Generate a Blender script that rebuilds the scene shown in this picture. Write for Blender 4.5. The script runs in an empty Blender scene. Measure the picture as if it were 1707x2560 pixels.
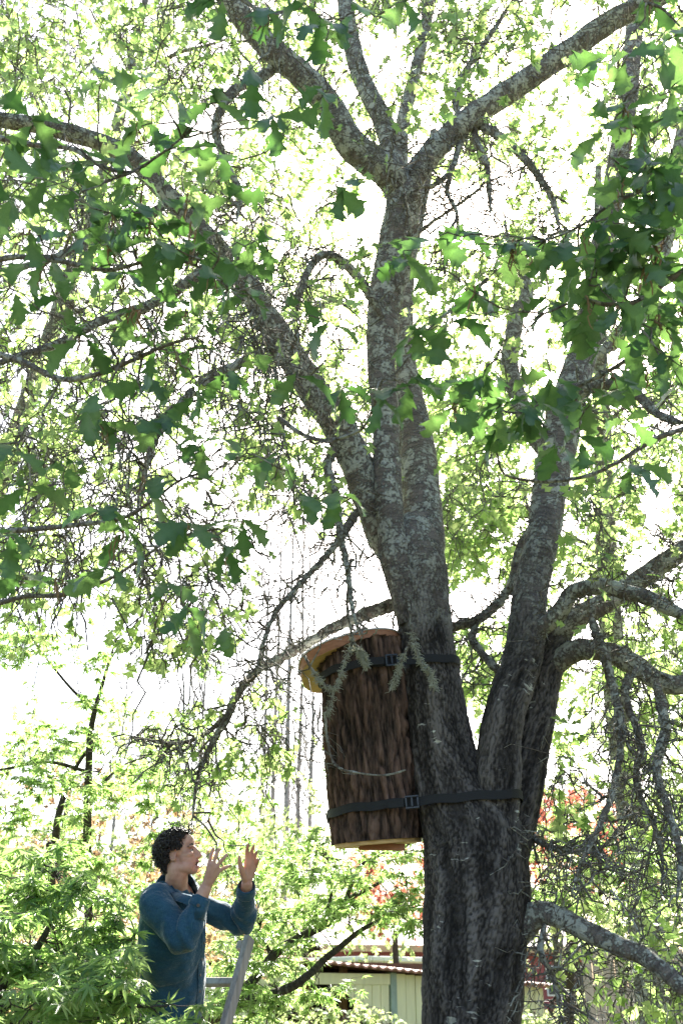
import bpy, bmesh, math
import numpy as np
from mathutils import Vector, Matrix, noise as mnoise

R = math.radians
C = bpy.context.scene.collection
sc = bpy.context.scene
rng = np.random.default_rng(11)

# ------------------------------------------------------------------ camera
F = 2489.0                       # focal length in photograph pixels (35 mm lens, 1707 x 2560)
PITCH = R(25.7)
EYE = np.array([0.0, 0.0, 1.6])
cam_data = bpy.data.cameras.new('camera')
cam_data.lens = 35.0
cam_data.sensor_fit = 'VERTICAL'
cam_data.sensor_height = 36.0
cam_data.clip_start = 0.05
cam_data.clip_end = 3000.0
cam_data.dof.use_dof = True
cam_data.dof.focus_distance = 5.4
cam_data.dof.aperture_fstop = 4.0
cam = bpy.data.objects.new('camera', cam_data)
cam.location = EYE
cam.rotation_euler = (R(90) + PITCH, 0, 0)
C.objects.link(cam)
sc.camera = cam
sc.render.resolution_x, sc.render.resolution_y = 682, 1024

# ------------------------------------------------------------------ sky, sun, exposure
SUN_ELEV, SUN_AZ = R(41.0), R(10.0)          # ahead of the camera, a little to the right
world = bpy.data.worlds.new('World')
sc.world = world
world.use_nodes = True
wn = world.node_tree
wn.nodes.clear()
sky = wn.nodes.new('ShaderNodeTexSky')
sky.sky_type = 'NISHITA'
sky.sun_disc = False
sky.sun_elevation = SUN_ELEV
sky.sun_rotation = SUN_AZ
sky.air_density = 1.0
sky.dust_density = 3.0
sky.ozone_density = 1.0
bg = wn.nodes.new('ShaderNodeBackground')
bg.inputs['Strength'].default_value = 0.075
wo = wn.nodes.new('ShaderNodeOutputWorld')
wn.links.new(sky.outputs[0], bg.inputs[0])
wn.links.new(bg.outputs[0], wo.inputs[0])

sun_data = bpy.data.lights.new('sun', 'SUN')
sun_data.energy = 5.0
sun_data.angle = R(0.5)
sun_data.color = (1.0, 0.95, 0.86)
sun = bpy.data.objects.new('sun', sun_data)
sd = Vector((math.sin(SUN_AZ) * math.cos(SUN_ELEV), math.cos(SUN_AZ) * math.cos(SUN_ELEV), math.sin(SUN_ELEV)))
sun.rotation_euler = sd.to_track_quat('Z', 'Y').to_euler()
sun.location = (3, 14, 20)
C.objects.link(sun)

sc.view_settings.view_transform = 'Standard'
sc.view_settings.look = 'None'
sc.view_settings.gamma = 1.0
sc.view_settings.use_curve_mapping = False
sc.view_settings.exposure = 2.75

sc.render.engine = 'CYCLES'
cy = sc.cycles
cy.use_denoising = True
cy.max_bounces = 7
cy.diffuse_bounces = 4
cy.glossy_bounces = 2
cy.transmission_bounces = 5
cy.transparent_max_bounces = 6
cy.volume_bounces = 0
cy.sample_clamp_indirect = 6.0
cy.caustics_reflective = False
cy.caustics_refractive = False

# ------------------------------------------------------------------ pixel helpers
cp, sp = math.cos(PITCH), math.sin(PITCH)
VIEW = 1707.0 / 1568.0
def ray(px, py):
    a, b = (px - 853.5) / F, (1280.0 - py) / F
    return np.array([a, cp - b * sp, sp + b * cp])      # per unit of camera depth
def PD(px, py, D):                                        # point at camera depth D
    return EYE + ray(px, py) * D
def PY(px, py, Y):                                        # point at forward distance Y
    r = ray(px, py)
    return EYE + r * (Y / r[1])
def depth(p):
    return (p[1] - EYE[1]) * cp + (p[2] - EYE[2]) * sp
def pix(p):
    q = np.asarray(p) - EYE
    d = q[..., 1] * cp + q[..., 2] * sp
    u = -q[..., 1] * sp + q[..., 2] * cp
    return np.stack([853.5 + F * q[..., 0] / d, 1280 - F * u / d, d], -1)
def unit(v):
    v = np.asarray(v, float)
    return v / np.maximum(np.linalg.norm(v, axis=-1, keepdims=True), 1e-9)

# ------------------------------------------------------------------ object helpers
def tag(o, label=None, cat=None, group=None, kind=None):
    if label: o['label'] = label
    if cat: o['category'] = cat
    if group: o['group'] = group
    if kind: o['kind'] = kind
    return o
def empty(name, loc, label=None, cat=None, group=None):
    o = bpy.data.objects.new(name, None)
    o.empty_display_size = 0.2
    o.location = [float(x) for x in loc]
    C.objects.link(o)
    return tag(o, label, cat, group)
def link(name, me, m=None, parent=None, kind=None):
    """me holds world coordinates; a parented part is shifted into its parent's frame"""
    if m is not None and not me.materials:
        me.materials.append(m)
    o = bpy.data.objects.new(name, me)
    C.objects.link(o)
    if parent is not None:
        o.parent = parent
        off = Vector((0, 0, 0)); p = parent
        while p is not None:
            off += p.location; p = p.parent
        o.location = -off
    if kind: o['kind'] = kind
    return o
def mesh(name, V, faces, m=None, smooth=True, attrs=None):
    """faces: list of (n,k) int arrays, each of one polygon size"""
    me = bpy.data.meshes.new(name)
    V = np.asarray(V, np.float32)
    faces = [np.asarray(f, np.int32) for f in faces if len(f)]
    me.vertices.add(len(V)); me.vertices.foreach_set('co', V.ravel())
    nl = sum(f.size for f in faces); npoly = sum(len(f) for f in faces)
    me.loops.add(nl); me.polygons.add(npoly)
    me.loops.foreach_set('vertex_index', np.concatenate([f.ravel() for f in faces]))
    tot = np.concatenate([np.full(len(f), f.shape[1], np.int32) for f in faces])
    start = np.concatenate([[0], np.cumsum(tot)[:-1]]).astype(np.int32)
    me.polygons.foreach_set('loop_start', start)
    me.polygons.foreach_set('use_smooth', np.full(npoly, smooth))
    for k, (typ, dom, data) in (attrs or {}).items():
        at = me.attributes.new(k, typ, dom)
        at.data.foreach_set('vector' if typ == 'FLOAT_VECTOR' else 'value', np.asarray(data, np.float32).ravel())
    me.update(calc_edges=True)
    if m is not None: me.materials.append(m)
    return me
def bm_mesh(name, bm, m=None, smooth=False):
    me = bpy.data.meshes.new(name)
    bm.normal_update()
    bm.to_mesh(me); bm.free()
    if smooth:
        me.polygons.foreach_set('use_smooth', np.ones(len(me.polygons), bool))
    if m is not None: me.materials.append(m)
    return me
def add_box(bm, lo, hi, M=None, bevel=0.0):
    g = bmesh.ops.create_cube(bm, size=1.0)['verts']
    lo, hi = Vector(lo), Vector(hi)
    for v in g:
        v.co = Vector([lo[i] + (v.co[i] + .5) * (hi[i] - lo[i]) for i in range(3)])
    if bevel:
        es = {e for v in g for e in v.link_edges}
        g = bmesh.ops.bevel(bm, geom=list(es), offset=bevel, segments=1, affect='EDGES')['verts']
    if M is not None:
        for v in g: v.co = M @ v.co
def box(name, lo, hi, m, parent=None, M=None, bevel=0.0):
    bm = bmesh.new(); add_box(bm, lo, hi, M, bevel)
    return link(name, bm_mesh(name, bm, m), None, parent)
def frame_z(o, x, z=(0, 0, 1)):
    """matrix with origin o, X along x, Z close to z"""
    x = unit(x); y = unit(np.cross(z, x)); z = np.cross(x, y)
    return Matrix(((x[0], y[0], z[0], o[0]), (x[1], y[1], z[1], o[1]), (x[2], y[2], z[2], o[2]), (0, 0, 0, 1)))

# ------------------------------------------------------------------ materials
def mat(name):
    m = bpy.data.materials.new(name); m.use_nodes = True
    nt = m.node_tree; nt.nodes.clear()
    return m, nt, nt.nodes.new('ShaderNodeOutputMaterial')
class N:
    def __init__(s, nt): s.nt = nt
    def __call__(s, typ, ins=None, **kw):
        n = s.nt.nodes.new('ShaderNode' + typ)
        for k, v in kw.items(): setattr(n, k, v)
        for k, v in (ins or {}).items():
            if isinstance(v, bpy.types.NodeSocket): s.nt.links.new(v, n.inputs[k])
            else: n.inputs[k].default_value = v
        return n
    def ramp(s, fac, stops, interp='LINEAR'):
        n = s.nt.nodes.new('ShaderNodeValToRGB'); n.color_ramp.interpolation = interp
        while len(n.color_ramp.elements) < len(stops): n.color_ramp.elements.new(1.0)
        for e, (p, c) in zip(n.color_ramp.elements, stops):
            e.position = p; e.color = (*c, 1) if len(c) == 3 else c
        s.nt.links.new(fac, n.inputs[0]); return n.outputs[0]
    def mix(s, fac, a, b, mode='MIX'):
        n = s.nt.nodes.new('ShaderNodeMix'); n.data_type = 'RGBA'; n.blend_type = mode
        for i, v in ((0, fac), (6, a), (7, b)):
            if isinstance(v, bpy.types.NodeSocket): s.nt.links.new(v, n.inputs[i])
            elif i == 0: n.inputs[0].default_value = v
            else: n.inputs[i].default_value = (*v, 1)
        return n.outputs[2]
def g3(v): return (v, v, v)
def simple(name, col, rough=0.7, var=0.25, scale=6.0, bump=0.1, stretch=(1, 1, 1), spec=0.4, metal=0.0):
    m, nt, out = mat(name); n = N(nt)
    tc = n('TexCoord'); mp = n('Mapping', {'Vector': tc.outputs['Object'], 'Scale': stretch})
    nz = n('TexNoise', {'Vector': mp.outputs[0], 'Scale': scale, 'Detail': 6.0, 'Roughness': 0.65})
    c = n.ramp(nz.outputs[0], [(0.25, tuple(x * (1 - var) for x in col)), (0.75, tuple(min(1, x * (1 + var)) for x in col))])
    b = n('Bump', {'Height': nz.outputs[0], 'Strength': bump, 'Distance': 0.02})
    p = n('BsdfPrincipled', {'Base Color': c, 'Roughness': rough, 'Normal': b.outputs[0], 'Specular IOR Level': spec, 'Metallic': metal})
    nt.links.new(p.outputs[0], out.inputs[0]); return m

def leaf_mat(name, dark, light, trans_a, trans_b, tfac=0.45, rough=0.5, spec=0.35):
    m, nt, out = mat(name); n = N(nt)
    at = n('Attribute', attribute_name='rnd'); oi = n('ObjectInfo')
    rnd = n('Math', {0: at.outputs['Fac'], 1: oi.outputs['Random']}, operation='ADD')
    rnd = n('Math', {0: rnd.outputs[0]}, operation='FRACT')
    tc = n('TexCoord')
    nz = n('TexNoise', {'Vector': tc.outputs['Object'], 'Scale': 38.0, 'Detail': 3.0})
    f = n('Math', {0: rnd.outputs[0], 1: nz.outputs[0]}, operation='MULTIPLY_ADD'); f.inputs[2].default_value = 0.0
    f2 = n('Math', {0: f.outputs[0], 1: 1.6}, operation='MULTIPLY')
    base = n.mix(f2.outputs[0], dark, light)
    tr = n.mix(f2.outputs[0], trans_a, trans_b)
    vein = n('Attribute', attribute_name='vein')
    base = n.mix(vein.outputs['Fac'], base, tuple(min(1, x * 1.7 + .02) for x in light))
    b = n('Bump', {'Height': nz.outputs[0], 'Strength': 0.25, 'Distance': 0.004})
    p = n('BsdfPrincipled', {'Base Color': base, 'Roughness': rough, 'Specular IOR Level': spec, 'Normal': b.outputs[0]})
    t = n('BsdfTranslucent', {'Color': tr})
    mx = n('MixShader', {0: tfac, 1: p.outputs[0], 2: t.outputs[0]})
    nt.links.new(mx.outputs[0], out.inputs[0]); return m

def bark_mat(name, dark, mid, lichen, hi_dark=None, hi_mid=None, lich=0.5, low=None):
    """bark coordinates in metres round and along the limb come from the attribute 'bk'"""
    m, nt, out = mat(name); n = N(nt)
    at = n('Attribute', attribute_name='bk')
    geo = n('NewGeometry')
    warp = n('TexNoise', {'Vector': at.outputs['Vector'], 'Scale': 7.0, 'Detail': 4.0})
    wv = n('VectorMath', {0: warp.outputs['Color'], 1: (0.10, 0.10, 0.10)}, operation='MULTIPLY')
    wv = n('VectorMath', {0: at.outputs['Vector'], 1: wv.outputs[0]}, operation='ADD')
    # furrowed plates, taller than wide
    m1 = n('Mapping', {'Vector': wv.outputs[0], 'Scale': (58, 58, 24)})
    vo = n('TexVoronoi', {'Vector': m1.outputs[0], 'Scale': 1.0, 'Randomness': 1.0}, feature='DISTANCE_TO_EDGE')
    plates = n.ramp(vo.outputs['Distance'], [(0.0, g3(0)), (0.12, g3(.55)), (0.45, g3(1))])
    m1b = n('Mapping', {'Vector': wv.outputs[0], 'Scale': (14, 14, 3.0)})
    ridge = n('TexNoise', {'Vector': m1b.outputs[0], 'Scale': 1.6, 'Detail': 6.0, 'Roughness': 0.7})
    # smooth upper bark with rings across the limb
    m2 = n('Mapping', {'Vector': wv.outputs[0], 'Scale': (6, 6, 60)})
    rings = n('TexNoise', {'Vector': m2.outputs[0], 'Scale': 1.0, 'Detail': 5.0, 'Roughness': 0.6})
    fine = n('TexNoise', {'Vector': at.outputs['Vector'], 'Scale': 90.0, 'Detail': 5.0, 'Roughness': 0.7})
    if low is not None:
        sep = n('SeparateXYZ', {0: geo.outputs['Position']})
        zz = n('TexNoise', {'Vector': at.outputs['Vector'], 'Scale': 2.2, 'Detail': 3.0})
        zo = n('Math', {0: zz.outputs[0], 1: 1.6, 2: sep.outputs[2]}, operation='MULTIPLY_ADD')
        hi = n('MapRange', {0: zo.outputs[0], 1: low[0] + .8, 2: low[1] + .8}).outputs[0]
    else:
        hi = n('Value').outputs[0]; hi.default_value = 1.0
    if low is not None:                                   # cracks cut into the mesh itself carry their own depth
        crk = n('Attribute', attribute_name='crk')
        fp = n('Math', {0: fine.outputs[0], 1: .55, 2: crk.outputs['Fac']}, operation='MULTIPLY_ADD')
        plates = n.ramp(fp.outputs[0], [(0.28, g3(0)), (0.62, g3(.5)), (1.0, g3(1))])
    h_low = n.mix(0.45, plates, ridge.outputs[0])
    h_hi = n.mix(0.5, rings.outputs[0], fine.outputs[0])
    height = n.mix(hi, h_low, h_hi)
    # colour
    c_low = n.ramp(plates, [(0.0, tuple(x * .4 for x in dark)), (0.45, dark), (0.85, mid), (1.0, tuple(x * 1.35 for x in mid))])
    c_low = n.mix(n.ramp(ridge.outputs[0], [(0.45, g3(0)), (0.75, g3(.5))]), c_low, tuple(x * 1.25 for x in mid))
    hd, hm = hi_dark or dark, hi_mid or mid
    c_hi = n.ramp(rings.outputs[0], [(0.3, hd), (0.6, hm), (0.8, tuple(min(1, x * 1.5) for x in hm))])
    col = n.mix(hi, c_low, c_hi)
    # lichen patches, crusty
    l1 = n('TexNoise', {'Vector': at.outputs['Vector'], 'Scale': 11.0, 'Detail': 9.0, 'Roughness': 0.78})
    l2 = n('TexVoronoi', {'Vector': at.outputs['Vector'], 'Scale': 55.0}, feature='F1')
    la = n('Math', {0: l2.outputs['Distance'], 1: -0.16, 2: l1.outputs[0]}, operation='MULTIPLY_ADD')
    thr = 0.62 - 0.2 * lich
    lm = n.ramp(la.outputs[0], [(thr - .06, g3(0)), (thr, g3(1))])
    lcol = n.ramp(fine.outputs[0], [(0.3, tuple(x * .55 for x in lichen)), (0.7, lichen)])
    amt = n('Math', {0: hi, 1: 0.9}, operation='MULTIPLY')
    lf = n('Math', {0: lm, 1: amt.outputs[0]}, operation='MULTIPLY')
    col = n.mix(lf.outputs[0], col, lcol)
    # scattered pale scars across the lower trunk
    m3 = n('Mapping', {'Vector': wv.outputs[0], 'Scale': (9, 9, 55)})
    sc_ = n('TexNoise', {'Vector': m3.outputs[0], 'Scale': 1.0, 'Detail': 2.0})
    sp_ = n('TexNoise', {'Vector': at.outputs['Vector'], 'Scale': 5.0})
    s2 = n('Math', {0: sc_.outputs[0], 1: sp_.outputs[0]}, operation='MULTIPLY')
    sm = n.ramp(s2.outputs[0], [(0.405, g3(0)), (0.44, g3(.85))])
    sm = n('Math', {0: sm, 1: plates}, operation='MULTIPLY')
    col = n.mix(sm.outputs[0], col, tuple(min(1, x * 1.1) for x in lichen))
    hsum = n('Math', {0: lf.outputs[0], 1: 0.5, 2: height}, operation='MULTIPLY_ADD')
    b = n('Bump', {'Height': hsum.outputs[0], 'Strength': 1.0, 'Distance': 0.02})
    p = n('BsdfPrincipled', {'Base Color': col, 'Roughness': 0.9, 'Specular IOR Level': 0.2, 'Normal': b.outputs[0]})
    nt.links.new(p.outputs[0], out.inputs[0]); return m

M_BARK = bark_mat('oak_bark', (0.032, 0.028, 0.026), (0.118, 0.105, 0.097), (0.60, 0.61, 0.54), (0.08, 0.067, 0.06), (0.24, 0.205, 0.185), lich=0.82, low=(3.3, 4.3))
M_LIMB = bark_mat('oak_limb_bark', (0.07, 0.058, 0.05), (0.22, 0.19, 0.165), (0.56, 0.57, 0.49), lich=0.9)
M_TWIG = bark_mat('lichen_twig', (0.085, 0.07, 0.058), (0.21, 0.18, 0.15), (0.48, 0.48, 0.41), lich=0.85)
M_MAPLEBARK = bark_mat('maple_bark', (0.035, 0.03, 0.026), (0.085, 0.072, 0.06), (0.25, 0.26, 0.2), lich=0.2)
M_GREYBARK = bark_mat('grey_bark', (0.16, 0.145, 0.13), (0.32, 0.3, 0.28), (0.4, 0.4, 0.36), lich=0.3)
M_OAKLEAF_SHADED = leaf_mat('oak_leaf', (0.018, 0.046, 0.024), (0.038, 0.084, 0.038), (0.10, 0.25, 0.045), (0.26, 0.45, 0.11), tfac=0.35, rough=0.40, spec=0.5)  # near leaves: shade of the crown put into darker, bluer colours
M_OAKLEAF_LIT = leaf_mat('oak_leaf_lit', (0.04, 0.09, 0.028), (0.08, 0.15, 0.05), (0.34, 0.54, 0.13), (0.56, 0.68, 0.28), tfac=0.58)  # lighter copy of the oak leaf, backlight put into its colours
M_MAPLE = leaf_mat('maple_leaf', (0.08, 0.155, 0.06), (0.14, 0.22, 0.10), (0.32, 0.56, 0.12), (0.54, 0.70, 0.26), tfac=0.54, rough=0.33, spec=0.7)
M_FARLEAF = leaf_mat('distant_leaf', (0.07, 0.13, 0.03), (0.13, 0.2, 0.06), (0.36, 0.48, 0.16), (0.52, 0.6, 0.28), tfac=0.5)
M_REDLEAF = leaf_mat('red_leaf', (0.2, 0.05, 0.04), (0.3, 0.11, 0.08), (0.5, 0.14, 0.1), (0.6, 0.24, 0.15), tfac=0.5)
M_DRYLEAF = leaf_mat('dry_leaf', (0.16, 0.10, 0.06), (0.24, 0.17, 0.1), (0.4, 0.24, 0.12), (0.5, 0.36, 0.18), tfac=0.45)
M_CATKIN = simple('catkin', (0.26, 0.17, 0.09), 0.9)
# ------------------------------------------------------------------ tubes
def ptransport(P):
    """frames along polyline P (n,3) by parallel transport"""
    T = np.gradient(P, axis=0); T = unit(T)
    ref = np.array([1.0, 0, 0]) if abs(T[0][0]) < .8 else np.array([0, 1.0, 0])
    u = unit(ref - T[0] * ref.dot(T[0])); U = [u]
    for i in range(1, len(P)):
        u = U[-1] - T[i] * U[-1].dot(T[i]); U.append(unit(u))
    U = np.array(U); return T, U, np.cross(T, U)
def spline(pts, k=8):
    """Catmull-Rom through rows of pts (n,m) with k samples a span"""
    P = np.asarray(pts, float)
    P = np.vstack([2 * P[0] - P[1], P, 2 * P[-1] - P[-2]])
    out = []
    for i in range(1, len(P) - 2):
        t = np.linspace(0, 1, k, endpoint=False)[:, None]
        p0, p1, p2, p3 = P[i - 1], P[i], P[i + 1], P[i + 2]
        out.append(.5 * ((2 * p1) + (-p0 + p2) * t + (2 * p0 - 5 * p1 + 4 * p2 - p3) * t ** 2 + (-p0 + 3 * p1 - 3 * p2 + p3) * t ** 3))
    out.append(P[-2][None]); return np.vstack(out)
def limb_geo(P, rad, sides=24, lump=0.06, seed=0, lump_scale=6.0, crack=None):
    """one lumpy limb: vertices, quads, bark coordinates"""
    P = np.asarray(P); rad = np.asarray(rad)
    T, U, W = ptransport(P)
    th = np.linspace(0, 2 * np.pi, sides, endpoint=False)
    L = np.concatenate([[0], np.cumsum(np.linalg.norm(np.diff(P, axis=0), axis=1))])
    cs, sn = np.cos(th), np.sin(th)
    rr = np.repeat(rad[:, None], sides, 1)
    jit = np.zeros_like(rr)
    for i in range(len(P)):
        for j in range(sides):
            q = (P[i] + (U[i] * cs[j] + W[i] * sn[j]) * rad[i])
            jit[i, j] = mnoise.noise(Vector(q * lump_scale) + Vector((seed, 0, 0))) + .6 * mnoise.noise(Vector(q * lump_scale * 3.1) + Vector((0, seed, 0)))
    rr = rr * (1 + lump * jit)
    ck = np.full(rr.shape, .6)
    if crack is not None:                                  # furrowed bark: plates taller than wide, real depth
        for i in range(len(P)):
            fade = 1 - np.clip((P[i, 2] - crack[0]) / (crack[1] - crack[0]), 0, 1)
            for j in range(sides):
                q = Vector((cs[j] * rr[i, j] + seed, sn[j] * rr[i, j], L[i]))
                w_ = mnoise.noise_vector(q * 9.0) * .018
                w_.z *= 2.0
                q = q + w_
                d_ = mnoise.voronoi(Vector((q.x * 52, q.y * 52, q.z * 24)))[0]
                e = min(1.0, (d_[1] - d_[0]) * 4.2)
                r_ = mnoise.noise(Vector((q.x * 16, q.y * 16, q.z * 2.2)))
                ck[i, j] = .14 + .42 * e + .42 * r_
                rr[i, j] += fade * (.009 * (e - .7) + .013 * r_)
    V = P[:, None, :] + U[:, None, :] * (rr * cs)[..., None] + W[:, None, :] * (rr * sn)[..., None]
    bk = np.stack([rr * cs, rr * sn, np.repeat(L[:, None], sides, 1)], -1) + np.array([seed * 3.7, seed * 1.3, 0])
    if crack is not None: limb_geo.crk = ck.reshape(-1)
    n = len(P)
    a = (np.arange(n - 1)[:, None] * sides + np.arange(sides)[None]).ravel()
    b = (np.arange(n - 1)[:, None] * sides + (np.arange(sides)[None] + 1) % sides).ravel()
    Q = np.stack([a, b, b + sides, a + sides], 1)
    return V.reshape(-1, 3), Q, bk.reshape(-1, 3)
def limb_mesh(name, parts, m, crk=None):
    Vs, Qs, Bs, off = [], [], [], 0
    for V, Q, B in parts:
        Vs.append(V); Qs.append(Q + off); Bs.append(B); off += len(V)
    return mesh(name, np.vstack(Vs), [np.vstack(Qs)], m, True, {'bk': ('FLOAT_VECTOR', 'POINT', np.vstack(Bs)), **({'crk': ('FLOAT', 'POINT', np.concatenate(crk))} if crk else {})})
def twig_mesh(name, curves, radii, m, sides=4, lump=0.25):
    """curves (n,k,3), radii (n,k): all twigs of one tree in one vectorised mesh"""
    curves = np.asarray(curves, float); radii = np.asarray(radii, float)
    n, k, _ = curves.shape
    T = unit(np.gradient(curves, axis=1))
    mean = unit(curves[:, -1] - curves[:, 0])
    ref = np.where(np.abs(mean[:, :1]) < .7, np.array([[1.0, 0, 0]]), np.array([[0, 1.0, 0]]))
    U = unit(np.cross(T, ref[:, None, :])); W = np.cross(T, U)
    th = np.linspace(0, 2 * np.pi, sides, endpoint=False)
    rr = radii[:, :, None] * (1 + lump * rng.normal(0, 1, (n, k, sides)).clip(-1.5, 2))
    V = curves[:, :, None, :] + U[:, :, None, :] * (rr * np.cos(th))[..., None] + W[:, :, None, :] * (rr * np.sin(th))[..., None]
    seg = np.linalg.norm(np.diff(curves, axis=1), axis=2)
    L = np.concatenate([np.zeros((n, 1)), np.cumsum(seg, 1)], 1)
    o = rng.uniform(0, 9, (n, 1, 1, 3))
    bk = np.stack([rr * np.cos(th), rr * np.sin(th), np.repeat(L[:, :, None], sides, 2)], -1) + o
    base = (np.arange(n) * k * sides)[:, None, None]
    i = np.arange(k - 1)[None, :, None] * sides; j = np.arange(sides)[None, None, :]; j2 = (j + 1) % sides
    Q = np.stack([base + i + j, base + i + j2, base + i + sides + j2, base + i + sides + j], -1).reshape(-1, 4)
    return mesh(name, V.reshape(-1, 3), [Q], m, True, {'bk': ('FLOAT_VECTOR', 'POINT', bk.reshape(-1, 3))})

# ------------------------------------------------------------------ leaves (local: X along the leaf, Y across, Z up; length 1)
def oak_leaf(fine=True, var=0, droop=0.5, fold=0.25, twist=0.0):
    r = np.random.default_rng(100 + var)
    if fine:
        t = np.array([0, .05, .14, .22, .28, .36, .47, .53, .60, .71, .76, .83, .92, 1.0])
        w = np.array([.010, .016, .08, .19, .12, .15, .36, .20, .21, .42, .22, .18, .20, .01])
        fw = np.array([0, 0, .01, .05, -.01, 0, .08, .0, .0, .10, .01, .0, .04, .02])
    else:
        t = np.array([0, .12, .38, .50, .68, .82, 1.0])
        w = np.array([.015, .06, .34, .11, .40, .10, .01])
        fw = np.array([0, 0, .08, 0, .1, .02, .03])
    n = len(t)
    w = w * (.86 if fine else 1.0)
    wl = w * (1 + r.normal(0, .13, n)); wr = w * (1 + r.normal(0, .13, n))
    def bend(x, y, z):
        ang = droop * x
        cx = np.sin(ang) / max(droop, 1e-3); cz = -(1 - np.cos(ang)) / max(droop, 1e-3)
        return np.stack([cx + z * np.sin(ang), y, cz + z * np.cos(ang)], 1)
    side = twist * (t ** 2)
    mid = bend(t, side, np.zeros(n))
    le = bend(t + fw, side + wl, wl * fold - wl ** 2 * .9 * fold + r.normal(0, .012, n))
    re = bend(t + fw, side - wr, wr * fold - wr ** 2 * .9 * fold + r.normal(0, .012, n))
    V = np.vstack([mid, le, re])
    i = np.arange(n - 1)
    Q = np.vstack([np.stack([i, i + 1, n + i + 1, n + i], 1), np.stack([i + 1, i, 2 * n + i, 2 * n + i + 1], 1)])
    vein = np.zeros(3 * n); vein[:n] = .55
    return V, [Q], vein
def maple_leaf(var=0, fine=True):
    r = np.random.default_rng(300 + var)
    angs = R(1) * np.array([-128, -84, -42, 0, 42, 84, 128]) + r.normal(0, .06, 7)
    ln = np.array([.32, .62, .88, 1.0, .88, .62, .32]) * (1 + r.normal(0, .06, 7))
    V = [np.zeros(3)]; 
    for k in range(7):
        a = angs[k]; d = np.array([math.cos(a), math.sin(a), 0]); s = np.array([-d[1], d[0], 0])
        if fine:
            V += [d * ln[k] * .55 - s * .085 * ln[k], d * ln[k], d * ln[k] * .55 + s * .085 * ln[k]]
        else:
            V += [d * ln[k]]
        if k < 6:
            b = (angs[k] + angs[k + 1]) / 2
            V.append(np.array([math.cos(b), math.sin(b), 0]) * .24 * min(ln[k], ln[k + 1]) * 1.1)
    V = np.array(V)
    rr = np.hypot(V[:, 0], V[:, 1])
    V[:, 2] = -.38 * rr ** 2 + .06 * rr
    if fine:
        T, Qd = [], []
        for k in range(7):
            p = 1 + 4 * k
            a, b, c = p, p + 1, p + 2
            lo = p - 1 if k > 0 else 0; hi = p + 3 if k < 6 else 0
            Qd.append([0, lo, a, b]) if lo else T.append([0, a, b])
            Qd.append([0, b, c, hi]) if hi else T.append([0, b, c])
        return V, [np.array(T), np.array(Qd)], np.zeros(len(V))
    T = []
    for k in range(7):
        p = 1 + 2 * k
        lo = p - 1 if k > 0 else None; hi = p + 1 if k < 6 else None
        if lo: T.append([0, lo, p])
        if hi: T.append([0, p, hi])
    return V, [np.array(T)], np.zeros(len(V))

def place(templates, O, D, Nn, S, pick=None):
    """joined leaves: O origins, D directions, Nn normals, S sizes -> V, faces, rnd(point), vein"""
    n = len(O); pick = rng.integers(0, len(templates), n) if pick is None else pick
    D = unit(D); Y = unit(np.cross(Nn, D)); Z = np.cross(D, Y)
    Vs, Fs, Rs, Ve, off = [], {}, [], [], 0
    rr = rng.uniform(0, 1, n)
    for k, (tv, tf, vein) in enumerate(templates):
        idx = np.where(pick == k)[0]
        if not len(idx): continue
        V = O[idx, None] + S[idx, None, None] * (tv[None, :, 0:1] * D[idx, None] + tv[None, :, 1:2] * Y[idx, None] + tv[None, :, 2:3] * Z[idx, None])
        for f in tf:
            if len(f):
                Fs.setdefault(f.shape[1], []).append((f[None] + (off + np.arange(len(idx)) * len(tv))[:, None, None]).reshape(-1, f.shape[1]))
        Vs.append(V.reshape(-1, 3)); Rs.append(np.repeat(rr[idx], len(tv))); Ve.append(np.tile(vein, len(idx)))
        off += V.shape[0] * V.shape[1]
    return np.vstack(Vs), [np.vstack(v) for v in Fs.values()], np.concatenate(Rs), np.concatenate(Ve)
def leaf_cloud(name, templates, O, D, Nn, S, m, parent=None, kind='stuff'):
    V, Fc, rd, ve = place(templates, O, D, Nn, S)
    me = mesh(name, V, Fc, m, True, {'rnd': ('FLOAT', 'POINT', rd), 'vein': ('FLOAT', 'POINT', ve)})
    return link(name, me, None, parent, kind)
OAK_FINE = [oak_leaf(True, v, dr, fo, tw) for v, (dr, fo, tw) in enumerate([(.8, .3, 0), (1.2, .25, .1), (.5, .5, -.15), (1.5, .3, .08), (1.0, .55, -.08), (.4, .2, .18), (1.3, .15, -.14), (.9, .4, .25)])]
OAK_LOW = [oak_leaf(False, v, dr, fo) for v, (dr, fo) in enumerate([(.4, .3), (.9, .3), (.2, .4), (1.1, .2)])]
MAPLE_FINE = [maple_leaf(v, True) for v in range(4)]
MAPLE_LOW = [maple_leaf(v, False) for v in range(3)]
leaf_meshes = {}
def leaf_objects(templates, key, O, D, Nn, S, m, parent, pick=None):
    """each leaf an object of its own, sharing mesh data"""
    if key not in leaf_meshes:
        leaf_meshes[key] = [mesh('leaf', tv, tf, m, True, {'rnd': ('FLOAT', 'POINT', np.zeros(len(tv))), 'vein': ('FLOAT', 'POINT', ve)}) for tv, tf, ve in templates]
    L = leaf_meshes[key]
    off = np.array(parent.location)
    D = unit(D); Y = unit(np.cross(Nn, D)); Z = np.cross(D, Y)
    for i in range(len(O)):
        o = bpy.data.objects.new('leaf', L[rng.integers(len(L)) if pick is None else pick[i]])
        C.objects.link(o); o.parent = parent
        s = S[i]; p = O[i] - off
        o.matrix_local = Matrix(((D[i, 0] * s, Y[i, 0] * s, Z[i, 0] * s, p[0]), (D[i, 1] * s, Y[i, 1] * s, Z[i, 1] * s, p[1]), (D[i, 2] * s, Y[i, 2] * s, Z[i, 2] * s, p[2]), (0, 0, 0, 1)))

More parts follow.
